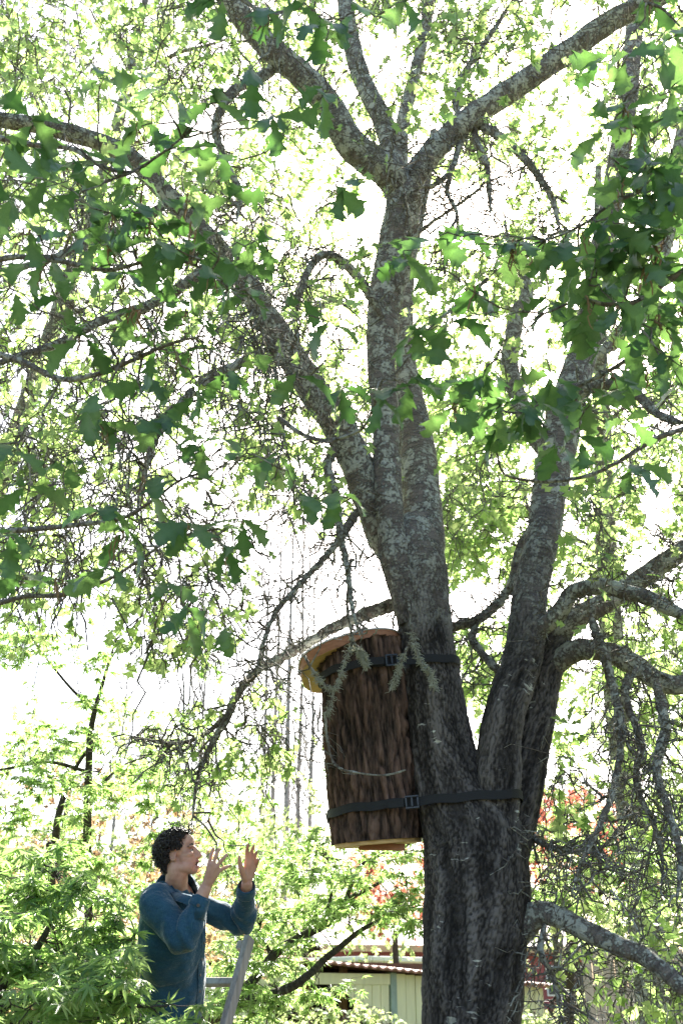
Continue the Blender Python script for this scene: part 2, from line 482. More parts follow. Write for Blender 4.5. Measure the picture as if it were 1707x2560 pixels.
# ------------------------------------------------------------------ growing twigs out of a skeleton towards targets
class Skeleton:
    def __init__(s, cap=120000):
        s.P = np.zeros((cap, 3)); s.T = np.zeros((cap, 3)); s.r = np.zeros(cap); s.n = 0
    def add(s, P, T, r):
        k = len(P); s.P[s.n:s.n + k] = P; s.T[s.n:s.n + k] = T; s.r[s.n:s.n + k] = r; s.n += k
    def grow(s, targets, K=8, sag=0.12, jit=0.045, rmul=0.0085, rmin=0.0022, rmax=0.03):
        """curves (n,K,3) and radii (n,K) from the nearest node to each target"""
        base = s.P[:s.n].copy()
        d0 = np.array([np.min(np.sum((base - t) ** 2, 1)) for t in targets])
        Cv, Rv = [], []
        u = np.linspace(0, 1, K)[:, None]
        for ti in np.argsort(d0):
            t = targets[ti]
            d = np.linalg.norm(s.P[:s.n] - t, axis=1)
            d = d + np.where(s.r[:s.n] < 0.004, 0.25, 0.0)
            i = int(np.argmin(d)); a = s.P[i]; L = np.linalg.norm(t - a)
            if L < 0.05: continue
            dirn = (t - a) / L
            c1 = a + L * .4 * unit(dirn * .7 + s.T[i] * .5 + np.array([0, 0, .25]) + rng.normal(0, .22, 3))
            c2 = t - L * .35 * unit(dirn + np.array([0, 0, -sag * 3]) + rng.normal(0, .3, 3))
            B = (1 - u) ** 3 * a + 3 * u * (1 - u) ** 2 * c1 + 3 * u ** 2 * (1 - u) * c2 + u ** 3 * t
            B[1:-1] += rng.normal(0, jit * min(L, .7), (K - 2, 3))
            r0 = min(s.r[i] * .85, rmin * 1.5 + rmul * L, rmax); r0 = max(r0, rmin * 1.3)
            rad = r0 + (rmin - r0) * u[:, 0] ** .8
            T = unit(np.gradient(B, axis=0))
            s.add(B[1:], T[1:], rad[1:])
            Cv.append(B); Rv.append(rad)
        return np.array(Cv), np.array(Rv)
def twiglets(O, T, n_each, length, down, K=5, r0=0.0028, r1=0.0014, spread=.9, jit=.05):
    """short twigs leaving points O with tangents T"""
    n = len(O) * n_each
    O = np.repeat(O, n_each, 0); T = np.repeat(T, n_each, 0)
    L = rng.uniform(length[0], length[1], n)[:, None]
    d = unit(T * .5 + rng.normal(0, spread, (n, 3)) * np.array([1, 1, .7]) + np.array([0, 0, -down]))
    u = np.linspace(0, 1, K)[None, :, None]
    cur = O[:, None] + d[:, None] * (L[:, None] * u) + np.array([0, 0, -1.0]) * (down * .45 * L[:, None] * u ** 2)
    cur[:, 1:] += rng.normal(0, jit, (n, K - 1, 3)) * L[:, None]
    rad = np.repeat((r0 + (r1 - r0) * np.linspace(0, 1, K))[None], n, 0) * rng.uniform(.75, 1.35, (n, 1))
    return cur, rad
def leaves_on(cur, per, size, droop=.5, flat=.6, start=.35):
    """leaf origins, directions, normals, sizes along twigs cur (n,K,3), most near the tips"""
    n, K, _ = cur.shape
    m = n * per
    idx = np.repeat(np.arange(n), per)
    u = start + (1 - start) * rng.uniform(0, 1, m) ** .6
    f = u * (K - 1); i = np.minimum(f.astype(int), K - 2); w = (f - i)[:, None]
    O = cur[idx, i] * (1 - w) + cur[idx, i + 1] * w
    T = unit(cur[idx, i + 1] - cur[idx, i])
    D = unit(T * .6 + rng.normal(0, .75, (m, 3)) + np.array([0, 0, -droop]))
    Nn = unit(np.array([0, 0, flat]) + rng.normal(0, .45, (m, 3)) - sd_np * 0.0)
    S = rng.uniform(size[0], size[1], m)
    return O, D, Nn, S
sd_np = np.array(sd)
# bright openings of sky between the boughs (x, y, rx, ry in pixels of the photograph): no twig ends are grown across them
GAPS = [(480, 310, 110, 75), (740, 1400, 95, 85), (1205, 1490, 80, 55), (1335, 805, 45, 60), (1150, 520, 150, 95), (80, 1730, 140, 80), (640, 1650, 120, 70),
        (420, 1710, 150, 60), (970, 110, 40, 60), (1560, 880, 40, 40), (930, 560, 40, 50), (470, 1120, 60, 50), (1640, 1250, 60, 50), (1610, 1390, 50, 35), (1480, 1585, 60, 25), (1250, 450, 60, 50)]
def in_gap(p, grow=1.0):
    q = pix(p)
    g = np.zeros(len(p), bool)
    for x, y, rx, ry in GAPS:
        g |= ((q[:, 0] - x) / (rx * grow)) ** 2 + ((q[:, 1] - y) / (ry * grow)) ** 2 < 1
    return g
def region(n, x0, x1, y0, y1, d0, d1, clump=0.0):
    """points spread through the wedge of space seen between those pixels, camera depth d0..d1"""
    px = rng.uniform(x0, x1, n); py = rng.uniform(y0, y1, n); D = rng.uniform(d0, d1, n)
    p = np.array([PD(a, b, d) for a, b, d in zip(px, py, D)])
    if clump: p += rng.normal(0, clump, p.shape)
    return p[(~in_gap(p)) & (p[:, 2] > .3)]
# ================================================================== ground
def ground_mat():
    m, nt, out = mat('garden_ground'); n = N(nt)
    tc = n('TexCoord')
    a = n('TexNoise', {'Vector': tc.outputs['Object'], 'Scale': 0.35, 'Detail': 8.0, 'Roughness': 0.65})
    b = n('TexNoise', {'Vector': tc.outputs['Object'], 'Scale': 14.0, 'Detail': 6.0, 'Roughness': 0.7})
    c = n.mix(n.ramp(a.outputs[0], [(.4, g3(0)), (.62, g3(1))]), (0.06, 0.095, 0.03), (0.16, 0.13, 0.085))
    c = n.mix(n.ramp(b.outputs[0], [(.3, g3(.0)), (.75, g3(.6))]), c, (0.05, 0.04, 0.028))
    bp = n('Bump', {'Height': b.outputs[0], 'Strength': 0.6, 'Distance': 0.05})
    p = n('BsdfPrincipled', {'Base Color': c, 'Roughness': 0.95, 'Specular IOR Level': 0.1, 'Normal': bp.outputs[0]})
    nt.links.new(p.outputs[0], out.inputs[0]); return m
def ground_z(x, y):
    return 0.0
xs = np.concatenate([np.linspace(-1500, -60, 12), np.linspace(-50, 50, 60), np.linspace(60, 1500, 12)])
ys = np.concatenate([np.linspace(-300, -12, 8), np.linspace(-10, 60, 70), np.linspace(70, 2000, 14)])
gx, gy = np.meshgrid(xs, ys)
gz = np.zeros_like(gx)
for i in range(gx.shape[0]):
    for j in range(gx.shape[1]):
        if abs(gx[i, j]) < 55 and -11 < gy[i, j] < 62:
            gz[i, j] = .05 * mnoise.noise(Vector((gx[i, j] * .4, gy[i, j] * .4, 0))) - .03
nx = len(xs)
ii, jj = np.meshgrid(np.arange(len(ys) - 1), np.arange(nx - 1), indexing='ij')
q0 = (ii * nx + jj).ravel()
gme = mesh('ground', np.stack([gx, gy, gz], -1).reshape(-1, 3), [np.stack([q0, q0 + 1, q0 + nx + 1, q0 + nx], 1)], ground_mat())
tag(link('ground', gme), kind='structure')

# ================================================================== shed with open bay (about 18 m away)
M_SHED = simple('cream_green_boards', (0.68, 0.66, 0.40), 0.75, .1, 3, .1, (3, 3, .4))
M_SHEDPOST = simple('grey_green_post', (0.26, 0.33, 0.27), 0.7, .2, 5)
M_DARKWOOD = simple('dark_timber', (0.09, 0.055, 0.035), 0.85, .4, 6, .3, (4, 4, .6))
M_TIMBER = simple('raw_timber', (0.34, 0.2, 0.11), 0.75, .3, 6, .2, (4, 4, .6))
M_ROOFRED = simple('rusty_roof_sheet', (0.36, 0.17, 0.13), 0.6, .5, 9, .2)
M_ROOFPINK = simple('pale_shingle_roof', (0.50, 0.43, 0.42), 0.85, .12, 8, .4)
M_FASCIA = simple('tan_fascia', (0.5, 0.33, 0.19), 0.7, .15)
M_REDWALL = simple('dull_red_wall', (0.30, 0.09, 0.09), 0.8, .2)
M_WHITE = simple('white_paint', (0.78, 0.78, 0.76), 0.5, .06)
M_GLASSDARK = simple('dark_window', (0.04, 0.045, 0.05), 0.15, .1, spec=.6)
M_GREYPLANK = simple('weathered_plank', (0.40, 0.34, 0.31), 0.9, .3, 4, .35, (6, 6, .5))
M_WIRE = simple('galvanised_wire', (0.22, 0.22, 0.22), 0.6, .1, metal=.3)
M_PIPE = simple('vent_pipe', (0.2, 0.2, 0.2), 0.5)

sl, sr = PY(690, 2400, 17.0), PY(1352, 2400, 21.5)
shed_x = np.array([sr[0] - sl[0], sr[1] - sl[1], 0]); shed_len = np.linalg.norm(shed_x)
shed = empty('garden_shed', (sl[0], sl[1], 0), 'pale yellow-green board shed with an open dark bay behind the maple', 'shed')
SM = frame_z((sl[0], sl[1], -.06), shed_x)                 # X along the front, Y into the shed
SMi = SM
def sx_of(px):                                            # distance along the front of a pixel column
    best = min(np.linspace(0, shed_len, 400), key=lambda s: abs(pix(np.array(SM @ Vector((s, 0, 1.8))))[0] - px))
    return best
post_s = sx_of(974)
_e0, _e1 = PY(700, 2400, 17.1)[2] + .06, PY(1058, 2437, 19.5)[2] + .06
EV = (_e0, (_e1 - _e0) / (sx_of(1058)))
def eave(s):
    return EV[0] + EV[1] * s
# back and end walls, floor slab
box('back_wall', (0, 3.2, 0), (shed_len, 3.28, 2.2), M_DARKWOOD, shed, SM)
box('end_wall', (0.0, 0.09, 0), (0.08, 3.19, eave(0) - .05), M_SHED, shed, SM)
box('end_wall', (shed_len - .08, 0.09, 0), (shed_len, 3.19, eave(shed_len) - .05), M_SHED, shed, SM)
# boards right of the corner post, one by one
w_b = 0.235
s = post_s + .16; k = 0
while s < shed_len - .05:
    e = min(s + w_b, shed_len)
    box('board', (s, 0.0 + .006 * (k % 2), 0.02), (e - .012, 0.03 + .006 * (k % 2), eave(s) - .03), M_SHED, shed, SM, .004)
    s = e; k += 1
box('wall_backing', (post_s + .16, 0.04, 0.03), (shed_len - .09, .085, eave(shed_len) - .03), M_SHED, shed, SM)
box('post', (post_s, -.03, 0), (post_s + .15, .12, eave(post_s) - .02), M_SHEDPOST, shed, SM, .01)
# gable skirt over the bay: boards cut along a slanting brace
s = post_s - .012; k = 0
while s > post_s - 1.0:
    a = s - .2
    lo = 1.02 + (post_s - s) * .62
    bm = bmesh.new()
    vs = [bm.verts.new(SM @ Vector(p)) for p in ((a, 0, lo + .124), (s - .012, 0, lo), (s - .012, 0, eave(s) - .2), (a, 0, eave(s) - .2), (a, .03, lo + .124), (s - .012, .03, lo), (s - .012, .03, eave(s) - .2), (a, .03, eave(s) - .2))]
    for f in ((0, 1, 2, 3), (7, 6, 5, 4), (0, 4, 5, 1), (1, 5, 6, 2), (2, 6, 7, 3), (3, 7, 4, 0)): bm.faces.new([vs[i] for i in f])
    link('board', bm_mesh('board', bm, M_SHED), None, shed)
    s = a; k += 1
bm = bmesh.new()
add_box(bm, (post_s - 3.0, -.02, eave(post_s) - .21), (post_s - .004, .04, eave(post_s) - .04), SM, .006)
link('header_board', bm_mesh('header_board', bm, M_SHED), None, shed)
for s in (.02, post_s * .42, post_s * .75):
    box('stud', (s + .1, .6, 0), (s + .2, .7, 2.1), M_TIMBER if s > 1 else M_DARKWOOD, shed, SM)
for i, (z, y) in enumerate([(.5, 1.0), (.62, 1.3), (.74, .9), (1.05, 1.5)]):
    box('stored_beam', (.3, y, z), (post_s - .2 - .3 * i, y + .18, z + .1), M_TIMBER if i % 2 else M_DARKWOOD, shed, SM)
# roof: corrugated sheets
nw = 150
u = np.linspace(-.25, shed_len + .25, nw)
zz = np.array([eave(t) for t in u]) + .018 * np.sin(np.arange(nw) * 1.55)
rows = [(-.28, .03), (3.5, -.25 + .5)]
Vr = []
for (y, dz) in rows:
    for t, z in zip(u, zz): Vr.append(SM @ Vector((t, y, z + dz)))
for (y, dz) in rows:
    for t, z in zip(u, zz): Vr.append(SM @ Vector((t, y, z + dz - .03)))
i = np.arange(nw - 1)
Fq = np.vstack([np.stack([i, i + 1, nw + i + 1, nw + i], 1), np.stack([2 * nw + i + 1, 2 * nw + i, 3 * nw + i, 3 * nw + i + 1], 1), np.stack([i + 1, i, 2 * nw + i, 2 * nw + i + 1], 1)])
link('roof', mesh('roof', np.array([list(v) for v in Vr]), [Fq], M_ROOFRED, False), None, shed)

# ================================================================== house beyond (about 40 m)
def house(name, xa, xb, Y0, z_e, z_r, deep, label, wall, px_windows, vents):
    a, b = PY(xa, 2400, Y0), PY(xb, 2400, Y0 + 2)
    X = np.array([b[0] - a[0], b[1] - a[1], 0]); L = np.linalg.norm(X)
    h = empty(name, (a[0], a[1], 0), label, 'house')
    M = frame_z((a[0], a[1], -.05), X)
    box('wall', (0, 0, 0), (L, deep, z_e - .02), wall, h, M)
    for (w0, w1) in px_windows:
        o = box('window', (w0 * L, -.06, z_e - 1.5), (w1 * L, -.004, z_e - .5), M_WHITE, h, M, .01)
        g = box('pane', (w0 * L + .06, -.09, z_e - 1.44), (w1 * L - .06, -.064, z_e - .56), M_GLASSDARK, None, M)
        g.parent = o; g.location = (0, 0, 0)
    bm = bmesh.new()
    ov = .5
    P = [(-ov, -ov, z_e), (L + ov, -ov, z_e), (L + ov, deep / 2, z_r), (-ov, deep / 2, z_r), (L + ov, deep + ov, z_e), (-ov, deep + ov, z_e)]
    vs = [bm.verts.new(M @ Vector(p)) for p in P] + [bm.verts.new(M @ Vector((p[0], p[1], p[2] + .12))) for p in P]
    for f in ((6, 7, 8, 9), (9, 8, 10, 11), (1, 0, 3, 2), (2, 3, 5, 4), (0, 1, 7, 6), (4, 5, 11, 10), (1, 2, 8, 7), (2, 4, 10, 8), (3, 0, 6, 9), (5, 3, 9, 11)):
        bm.faces.new([vs[i] for i in f])
    r = link('roof', bm_mesh('roof', bm, M_ROOFPINK), None, h)
    box('fascia', (-ov - .02, -ov - .08, z_e - .1), (L + ov + .02, -ov - .004, z_e + .12), M_FASCIA, h, M)
    for v in vents:
        bmv = bmesh.new()
        zt = z_e + (z_r - z_e) * .5
        bmesh.ops.create_cone(bmv, cap_ends=True, segments=10, radius1=.06, radius2=.06, depth=1.0, matrix=M @ Matrix.Translation((v * L, deep * .22, zt + .15)))
        bmesh.ops.create_cone(bmv, cap_ends=True, segments=10, radius1=.12, radius2=.02, depth=.12, matrix=M @ Matrix.Translation((v * L, deep * .22, zt + .72)))
        pv = link('vent_pipe', bm_mesh('vent_pipe', bmv, M_PIPE), None, None); pv.parent = h; pv.location = [-t for t in h.location]
    return h, M, L
hs, HM, HL = house('house', 830, 1470, 38.0, PY(1000, 2368, 38)[2], PY(1000, 2296, 42.5)[2], 9.0, 'low red-walled house with a wide pale shingle roof beyond the shed', M_REDWALL, [(.06, .16), (.2, .27), (.82, .9), (.92, .985)], [.22, .3])
# carport in front of it
cpt = empty('carport', tuple(PY(930, 2420, 31)[:2]) + (0,), 'white flat carport canopy standing before the red-walled house', 'carport')
a = PY(915, 2420, 31); b = PY(1120, 2420, 33); X = np.array([b[0] - a[0], b[1] - a[1], 0]); L = np.linalg.norm(X)
CM = frame_z((a[0], a[1], -.05), X)
box('canopy', (0, 0, 2.42), (L, 3.4, 2.56), M_WHITE, cpt, CM, .02)
for s in (.1, L - .2):
    for y in (.1, 3.2): box('post', (s, y, 0), (s + .1, y + .1, 2.418), M_WHITE, cpt, CM)

# ================================================================== plank fence at the right (about 13 m)
fa, fb = PY(1452, 2400, 13.0), PY(1760, 2400, 12.4)
X = np.array([fb[0] - fa[0], fb[1] - fa[1], 0]); L = np.linalg.norm(X)
fence = empty('plank_fence', (fa[0], fa[1], 0), 'tall weathered grey fence of upright planks right of the oak trunk', 'fence')
FM = frame_z((fa[0], fa[1], -.05), X)
s = 0; k = 0
while s < L:
    w = .115 + .03 * rng.uniform()
    box('plank', (s, rng.uniform(0, .012), 0), (s + w - .008, .03 + rng.uniform(0, .012), 2.12 + rng.uniform(-.05, .07)), M_GREYPLANK, fence, FM, .003)
    s += w; k += 1
for z in (.4, 1.6): box('rail', (0, .05, z), (L, .11, z + .09), M_GREYPLANK, fence, FM)
# wire fence running left from it
wa = PY(1290, 2480, 12.0)
wf = empty('wire_fence', (wa[0], wa[1], 0), 'thin wire mesh fence on slim posts beside the plank fence', 'fence')
WX = np.array([fb[0] - wa[0], 11.6 - wa[1], 0]); WL = np.linalg.norm(WX); WM = frame_z((wa[0], wa[1], 0), WX)
def wire(name, p, q, r, parent):
    P = np.array([np.array(p), (np.array(p) + np.array(q)) / 2, np.array(q)])
    V, Q, B = limb_geo(P, np.full(3, r), 5, 0)
    return link(name, mesh(name, V, [Q], M_WIRE), None, parent)
for s in np.linspace(0, WL, 4):
    box('post', (s - .02, -.02, -.06), (s + .02, .02, 1.55), M_GREYPLANK, wf, WM)
for z in np.linspace(.15, 1.5, 9): wire('wire', WM @ Vector((0, -.024, z)), WM @ Vector((WL, -.024, z)), .0018, wf)
for s in np.arange(.1, WL, .16): wire('wire', WM @ Vector((s, -.028, .1)), WM @ Vector((s, -.028, 1.52)), .0014, wf)

# ================================================================== distant trees and shrubs
def crown_points(c, rad, n, shell=.55):
    v = unit(rng.normal(0, 1, (n, 3))); r = rng.uniform(shell ** 3, 1, n) ** (1 / 3)
    return c + v * r[:, None] * np.array(rad)
def tree(name, label, base, height, rad, n_t, leaf_n, size, lm, tm=M_MAPLEBARK, lean=(0, 0), trunk_r=.12, cat='tree', group=None, crown_z=.62, templates=None, gaps=False):
    base = np.array([base[0], base[1], -.05])
    root = empty(name, base, label, cat, group)
    top = base + np.array([lean[0], lean[1], height * .8])
    P = spline([base, base + (top - base) * .3 + rng.normal(0, .06, 3) * height * .12, base + (top - base) * .65 + rng.normal(0, .06, 3) * height * .12, top], 6)
    rad_t = trunk_r * np.linspace(1.15, .3, len(P))
    link('trunk', limb_mesh('trunk', [limb_geo(P, rad_t, 10, .08, len(name))], tm), None, root)
    sk = Skeleton(60000); T, U, W = ptransport(P); k0 = len(P) // 3
    sk.add(P[k0:], T[k0:], rad_t[k0:])
    c = base + np.array([lean[0] * .8, lean[1] * .8, height * crown_z])
    tg = crown_points(c, rad, n_t)
    if gaps: tg = tg[~in_gap(tg)]
    tg = tg[tg[:, 2] > .25]
    cv, rv = sk.grow(tg, 7, .1, .05, .012, .004, .05)
    ends = cv[:, -1]; Te = unit(cv[:, -1] - cv[:, -2])
    tw, tr_ = twiglets(ends, Te, 4, (.2 * size / .1, .45 * size / .1), .25, 4, .004, .002)
    link('branches', twig_mesh('branches', np.concatenate([cv[:, np.round(np.linspace(0, 6, 4)).astype(int)], tw]), np.concatenate([rv[:, np.round(np.linspace(0, 6, 4)).astype(int)], tr_]), tm, 4), None, root, 'stuff')
    O, D, Nn, S = leaves_on(tw, leaf_n, (size * .75, size * 1.25), .3, .5, 0.0)
    leaf_cloud('crown', templates or OAK_LOW, O, D, Nn, S, lm, root)
    return root
G_BACK = 'pale green trees beyond the garden'
def at(px, Y):
    p = PY(px, 2480, Y); return (p[0], p[1])
tree('leafy_tree', 'pale green tree rising behind the plank fence', at(1640, 21), 9, (3.4, 3, 3.6), 110, 7, .16, M_FARLEAF, group=G_BACK)
tree('leafy_tree', 'light green tree standing between the shed and the plank fence', at(1400, 30), 7.5, (3.0, 3, 3.2), 90, 7, .19, M_FARLEAF, group=G_BACK)
tree('leafy_tree', 'sunlit pale tree behind the open bay of the shed', at(760, 30), 6.2, (3.2, 3, 2.6), 90, 7, .19, M_FARLEAF, group=G_BACK)
tree('leafy_tree', 'sunlit pale tree straight behind the man', at(430, 24), 7.0, (3.4, 3, 2.8), 110, 7, .17, M_FARLEAF, group=G_BACK)
tree('leafy_tree', 'broad pale tree behind the slender maple stems', at(120, 22), 7.6, (3.4, 3, 3.0), 120, 7, .16, M_FARLEAF, group=G_BACK)
tree('red_shrub', 'pinkish red leaved shrub glowing behind the maple and above the shed roof', at(1000, 26), 5.0, (1.5, 1.4, 1.2), 60, 7, .14, M_REDLEAF, cat='shrub', group='red leaved shrubs', crown_z=.86)
tree('red_shrub', 'reddish shrub behind the twigs right of the oak trunk', at(1440, 22), 5.7, (1.1, 1.4, 1.0), 50, 7, .12, M_REDLEAF, cat='shrub', group='red leaved shrubs', crown_z=.84)
tree('red_shrub', 'red leaved shrub rising just over the plank fence', at(1610, 18), 4.6, (.8, 1.0, .8), 40, 7, .11, M_REDLEAF, cat='shrub', group='red leaved shrubs', crown_z=.86)
tree('dry_shrub', 'reddish brown twiggy shrub between the two slender maple stems', at(210, 12.5), 4.2, (1.5, 1.3, 1.5), 110, 5, .09, M_DRYLEAF, M_TWIG, cat='shrub', group='dry brown shrubs', crown_z=.62, trunk_r=.05)
tree('dry_shrub', "brownish thin shrub close behind the man's head", at(430, 13.5), 3.9, (1.1, 1.2, 1.3), 70, 4, .09, M_DRYLEAF, M_TWIG, cat='shrub', group='dry brown shrubs', crown_z=.62, trunk_r=.05)
for px, Y, lab in ((60, 14, 'low green shrub beside the dry brown bush'), (560, 15, 'low green shrub behind the ladder'), (1480, 16, 'low green shrub before the tall plank fence'), (1290, 15.0, 'low green shrub just right of the oak trunk'), (850, 15.8, 'low green shrub before the open shed bay')):
    h = 2.6 if px not in (850, 1480, 1290) else 1.5
    tree('green_shrub', lab, at(px, Y), h, (1.2, 1.0, h * .42), 70, 6, .1, M_FARLEAF, cat='shrub', group='low green shrubs', crown_z=.6, trunk_r=.05)

# bare poplars far away: tall thin stems with upright twigs
def poplar(px, Y, top_py, w, lab):
    b = PY(px, 2480, Y); top = PY(px, top_py, Y)
    root = empty('poplar_tree', (b[0], b[1], -.05), lab, 'tree', 'tall bare poplars far behind')
    H = top[2]
    P = np.array([[b[0] + .25 * mnoise.noise(Vector((px, t * 2, 0))), b[1], -.05 + t * H] for t in np.linspace(0, 1, 12)])
    link('trunk', limb_mesh('trunk', [limb_geo(P, w * np.linspace(1, .12, 12), 8, .05, px)], M_GREYBARK), None, root)
    n = 70
    t = rng.uniform(.2, .97, n); O = np.stack([np.interp(t, np.linspace(0, 1, 12), P[:, k]) for k in range(3)], 1)
    d = unit(np.stack([rng.normal(0, .16, n), rng.normal(0, .16, n), np.ones(n)], 1))
    L = rng.uniform(1.2, 3.6, n)[:, None]
    u = np.linspace(0, 1, 5)[None, :, None]
    cur = O[:, None] + d[:, None] * L[:, None] * u + np.sign(d[:, None] * np.array([1, 1, 0])) * .35 * np.sqrt(u)
    cur[:, 1:] += rng.normal(0, .03, (n, 4, 3))
    link('crown', twig_mesh('crown', cur, np.repeat(np.linspace(.028, .01, 5)[None], n, 0), M_GREYBARK, 3), None, root)
for px, Y, top_py, w, lab in ((430, 44, 1480, .14, 'slimmest bare poplar of the left hand pair of poplars'), (468, 47, 1520, .17, 'thicker bare poplar of the left hand pair of poplars'),
        (640, 46, 1330, .15, 'bare poplar furthest from the log hive in the row'), (668, 50, 1250, .17, 'bare poplar second furthest from the log hive in the row'), (705, 45, 1240, .19, 'tallest bare poplar, in the middle of the row beside the log hive'),
        (738, 49, 1300, .16, 'bare poplar second nearest to the log hive'), (772, 46, 1360, .14, 'bare poplar nearest to the log hive'), (245, 48, 1560, .13, 'lone bare poplar behind the slender maple stems')):
    poplar(px, Y, top_py, w, lab)
# ================================================================== the big oak
YT = 5.6
oak_base = PY(1180, 2480, YT); oak_base[2] = 0
oak = empty('oak_tree', (oak_base[0], oak_base[1], 0), 'big many-stemmed oak with lichen-crusted limbs and a log hive strapped to it', 'tree')
def root_in(r, n=9):
    r = r.copy(); k = min(n, len(r)); r[:k] *= np.linspace(.35, 1, k) ** .7; return r
def px_limb(pts, Y0, Y1, k=7):
    """rows (px, py, width px) -> centre line and radii, forward distance running from Y0 to Y1"""
    n = len(pts); Ys = np.linspace(Y0, Y1, n) if np.isscalar(Y1) else np.array(Y1)
    rows = []
    for (x, y, w), Y in zip(pts, Ys):
        p = PY(x, y, Y); rows.append([*p, .5 * w * depth(p) / F])
    S = spline(rows, k); return S[:, :3], S[:, 3]
main = [(1183, 2420, 246), (1190, 2331, 256), (1193, 2241, 258), (1180, 2106, 252), (1140, 2000, 205), (1110, 1900, 168), (1090, 1800, 152), (1078, 1700, 143), (1064, 1600, 135), (1056, 1525, 138), (1046, 1420, 136), (1036, 1340, 110), (1030, 1290, 60)]
P, rd = px_limb(main, YT, YT, 8)
b0 = PY(1176, 2556, YT)
r0 = 118 * depth(b0) / F
low = [[oak_base[0], YT, -.1, r0 * 1.75], [oak_base[0], YT, .08, r0 * 1.45], [oak_base[0] - .0, YT, .35, r0 * 1.15], [oak_base[0], YT, .8, r0 * 1.02], [b0[0], YT, b0[2], r0]]
rows = np.vstack([spline(low, 6), np.hstack([P, rd[:, None]])])
def dense(P_, r_, step):
    L_ = np.concatenate([[0], np.cumsum(np.linalg.norm(np.diff(P_, axis=0), axis=1))]); t = np.arange(0, L_[-1], step)
    return np.stack([np.interp(t, L_, P_[:, k]) for k in range(3)], 1), np.interp(t, L_, r_)
CR = (3.4, 4.6); trunk_parts, trunk_crk = [], []
def stem(P_, r_, sides, lump, seed, step=.013):
    P_, r_ = dense(P_, r_, step)
    trunk_parts.append(limb_geo(P_, r_, sides, lump, seed, 3.5, CR)); trunk_crk.append(limb_geo.crk)
stem(rows[:, :3], rows[:, 3], 210, .05, 1)
# fused stems: front of the right pair, rear of the right pair, and the three leaders of the left stem
B1 = [(1215, 2230, 120), (1240, 2060, 118), (1243, 1930, 112), (1248, 1850, 104), (1265, 1766, 100), (1308, 1631, 95), (1331, 1450, 87), (1361, 1315, 82), (1374, 1225, 86), (1398, 1090, 96), (1425, 985, 84), (1462, 860, 70), (1492, 700, 62), (1530, 490, 56), (1562, 290, 50), (1584, 87, 44), (1592, -80, 40), (1600, -260, 34)]
P1, r1 = px_limb(B1, 5.5, np.r_[np.linspace(5.50, 5.47, 5), np.linspace(5.55, 6.2, 13)])
stem(P1, root_in(r1, 14), 110, .06, 2, .018)
B2 = [(1262, 2280, 118), (1283, 2106, 110), (1300, 1960, 112), (1338, 1800, 92), (1355, 1700, 82), (1384, 1620, 70), (1410, 1560, 60), (1440, 1535, 54)]
P2, r2 = px_limb(B2, 5.6, np.linspace(5.62, 5.75, 8))
stem(P2, root_in(r2, 12), 90, .05, 3, .018)
A1 = [(1022, 1560, 90), (1005, 1470, 84), (985, 1380, 76), (975, 1299, 70), (968, 1170, 68), (962, 1036, 67), (953, 902, 72), (961, 768, 84), (984, 645, 92), (1003, 545, 88), (1008, 490, 84), (1008, 440, 50)]
PA1, rA1 = px_limb(A1, 5.5, np.linspace(5.52, 5.4, 12))
stem(PA1, root_in(rA1, 14), 90, .07, 4, .018)
A2 = [(1060, 1480, 118), (1062, 1390, 106), (1058, 1299, 101), (1050, 1200, 96), (1042, 1125, 91), (1024, 991, 68), (1014, 902, 52), (1012, 812, 42), (1018, 700, 36), (1034, 600, 30), (1060, 480, 26), (1085, 330, 22)]
PA2, rA2 = px_limb(A2, 5.65, np.linspace(5.64, 6.6, 12))
stem(PA2, root_in(rA2, 10), 90, .06, 5, .018)
link('trunk', limb_mesh('trunk', trunk_parts, M_BARK, trunk_crk), None, oak)
skel = Skeleton()
def use(P, r, f0=0.0):
    k = int(len(P) * f0); T = unit(np.gradient(P, axis=0)); skel.add(P[k:], T[k:], r[k:])
use(P1, r1, .45); use(PA1, rA1, .45); use(PA2, rA2, .45)
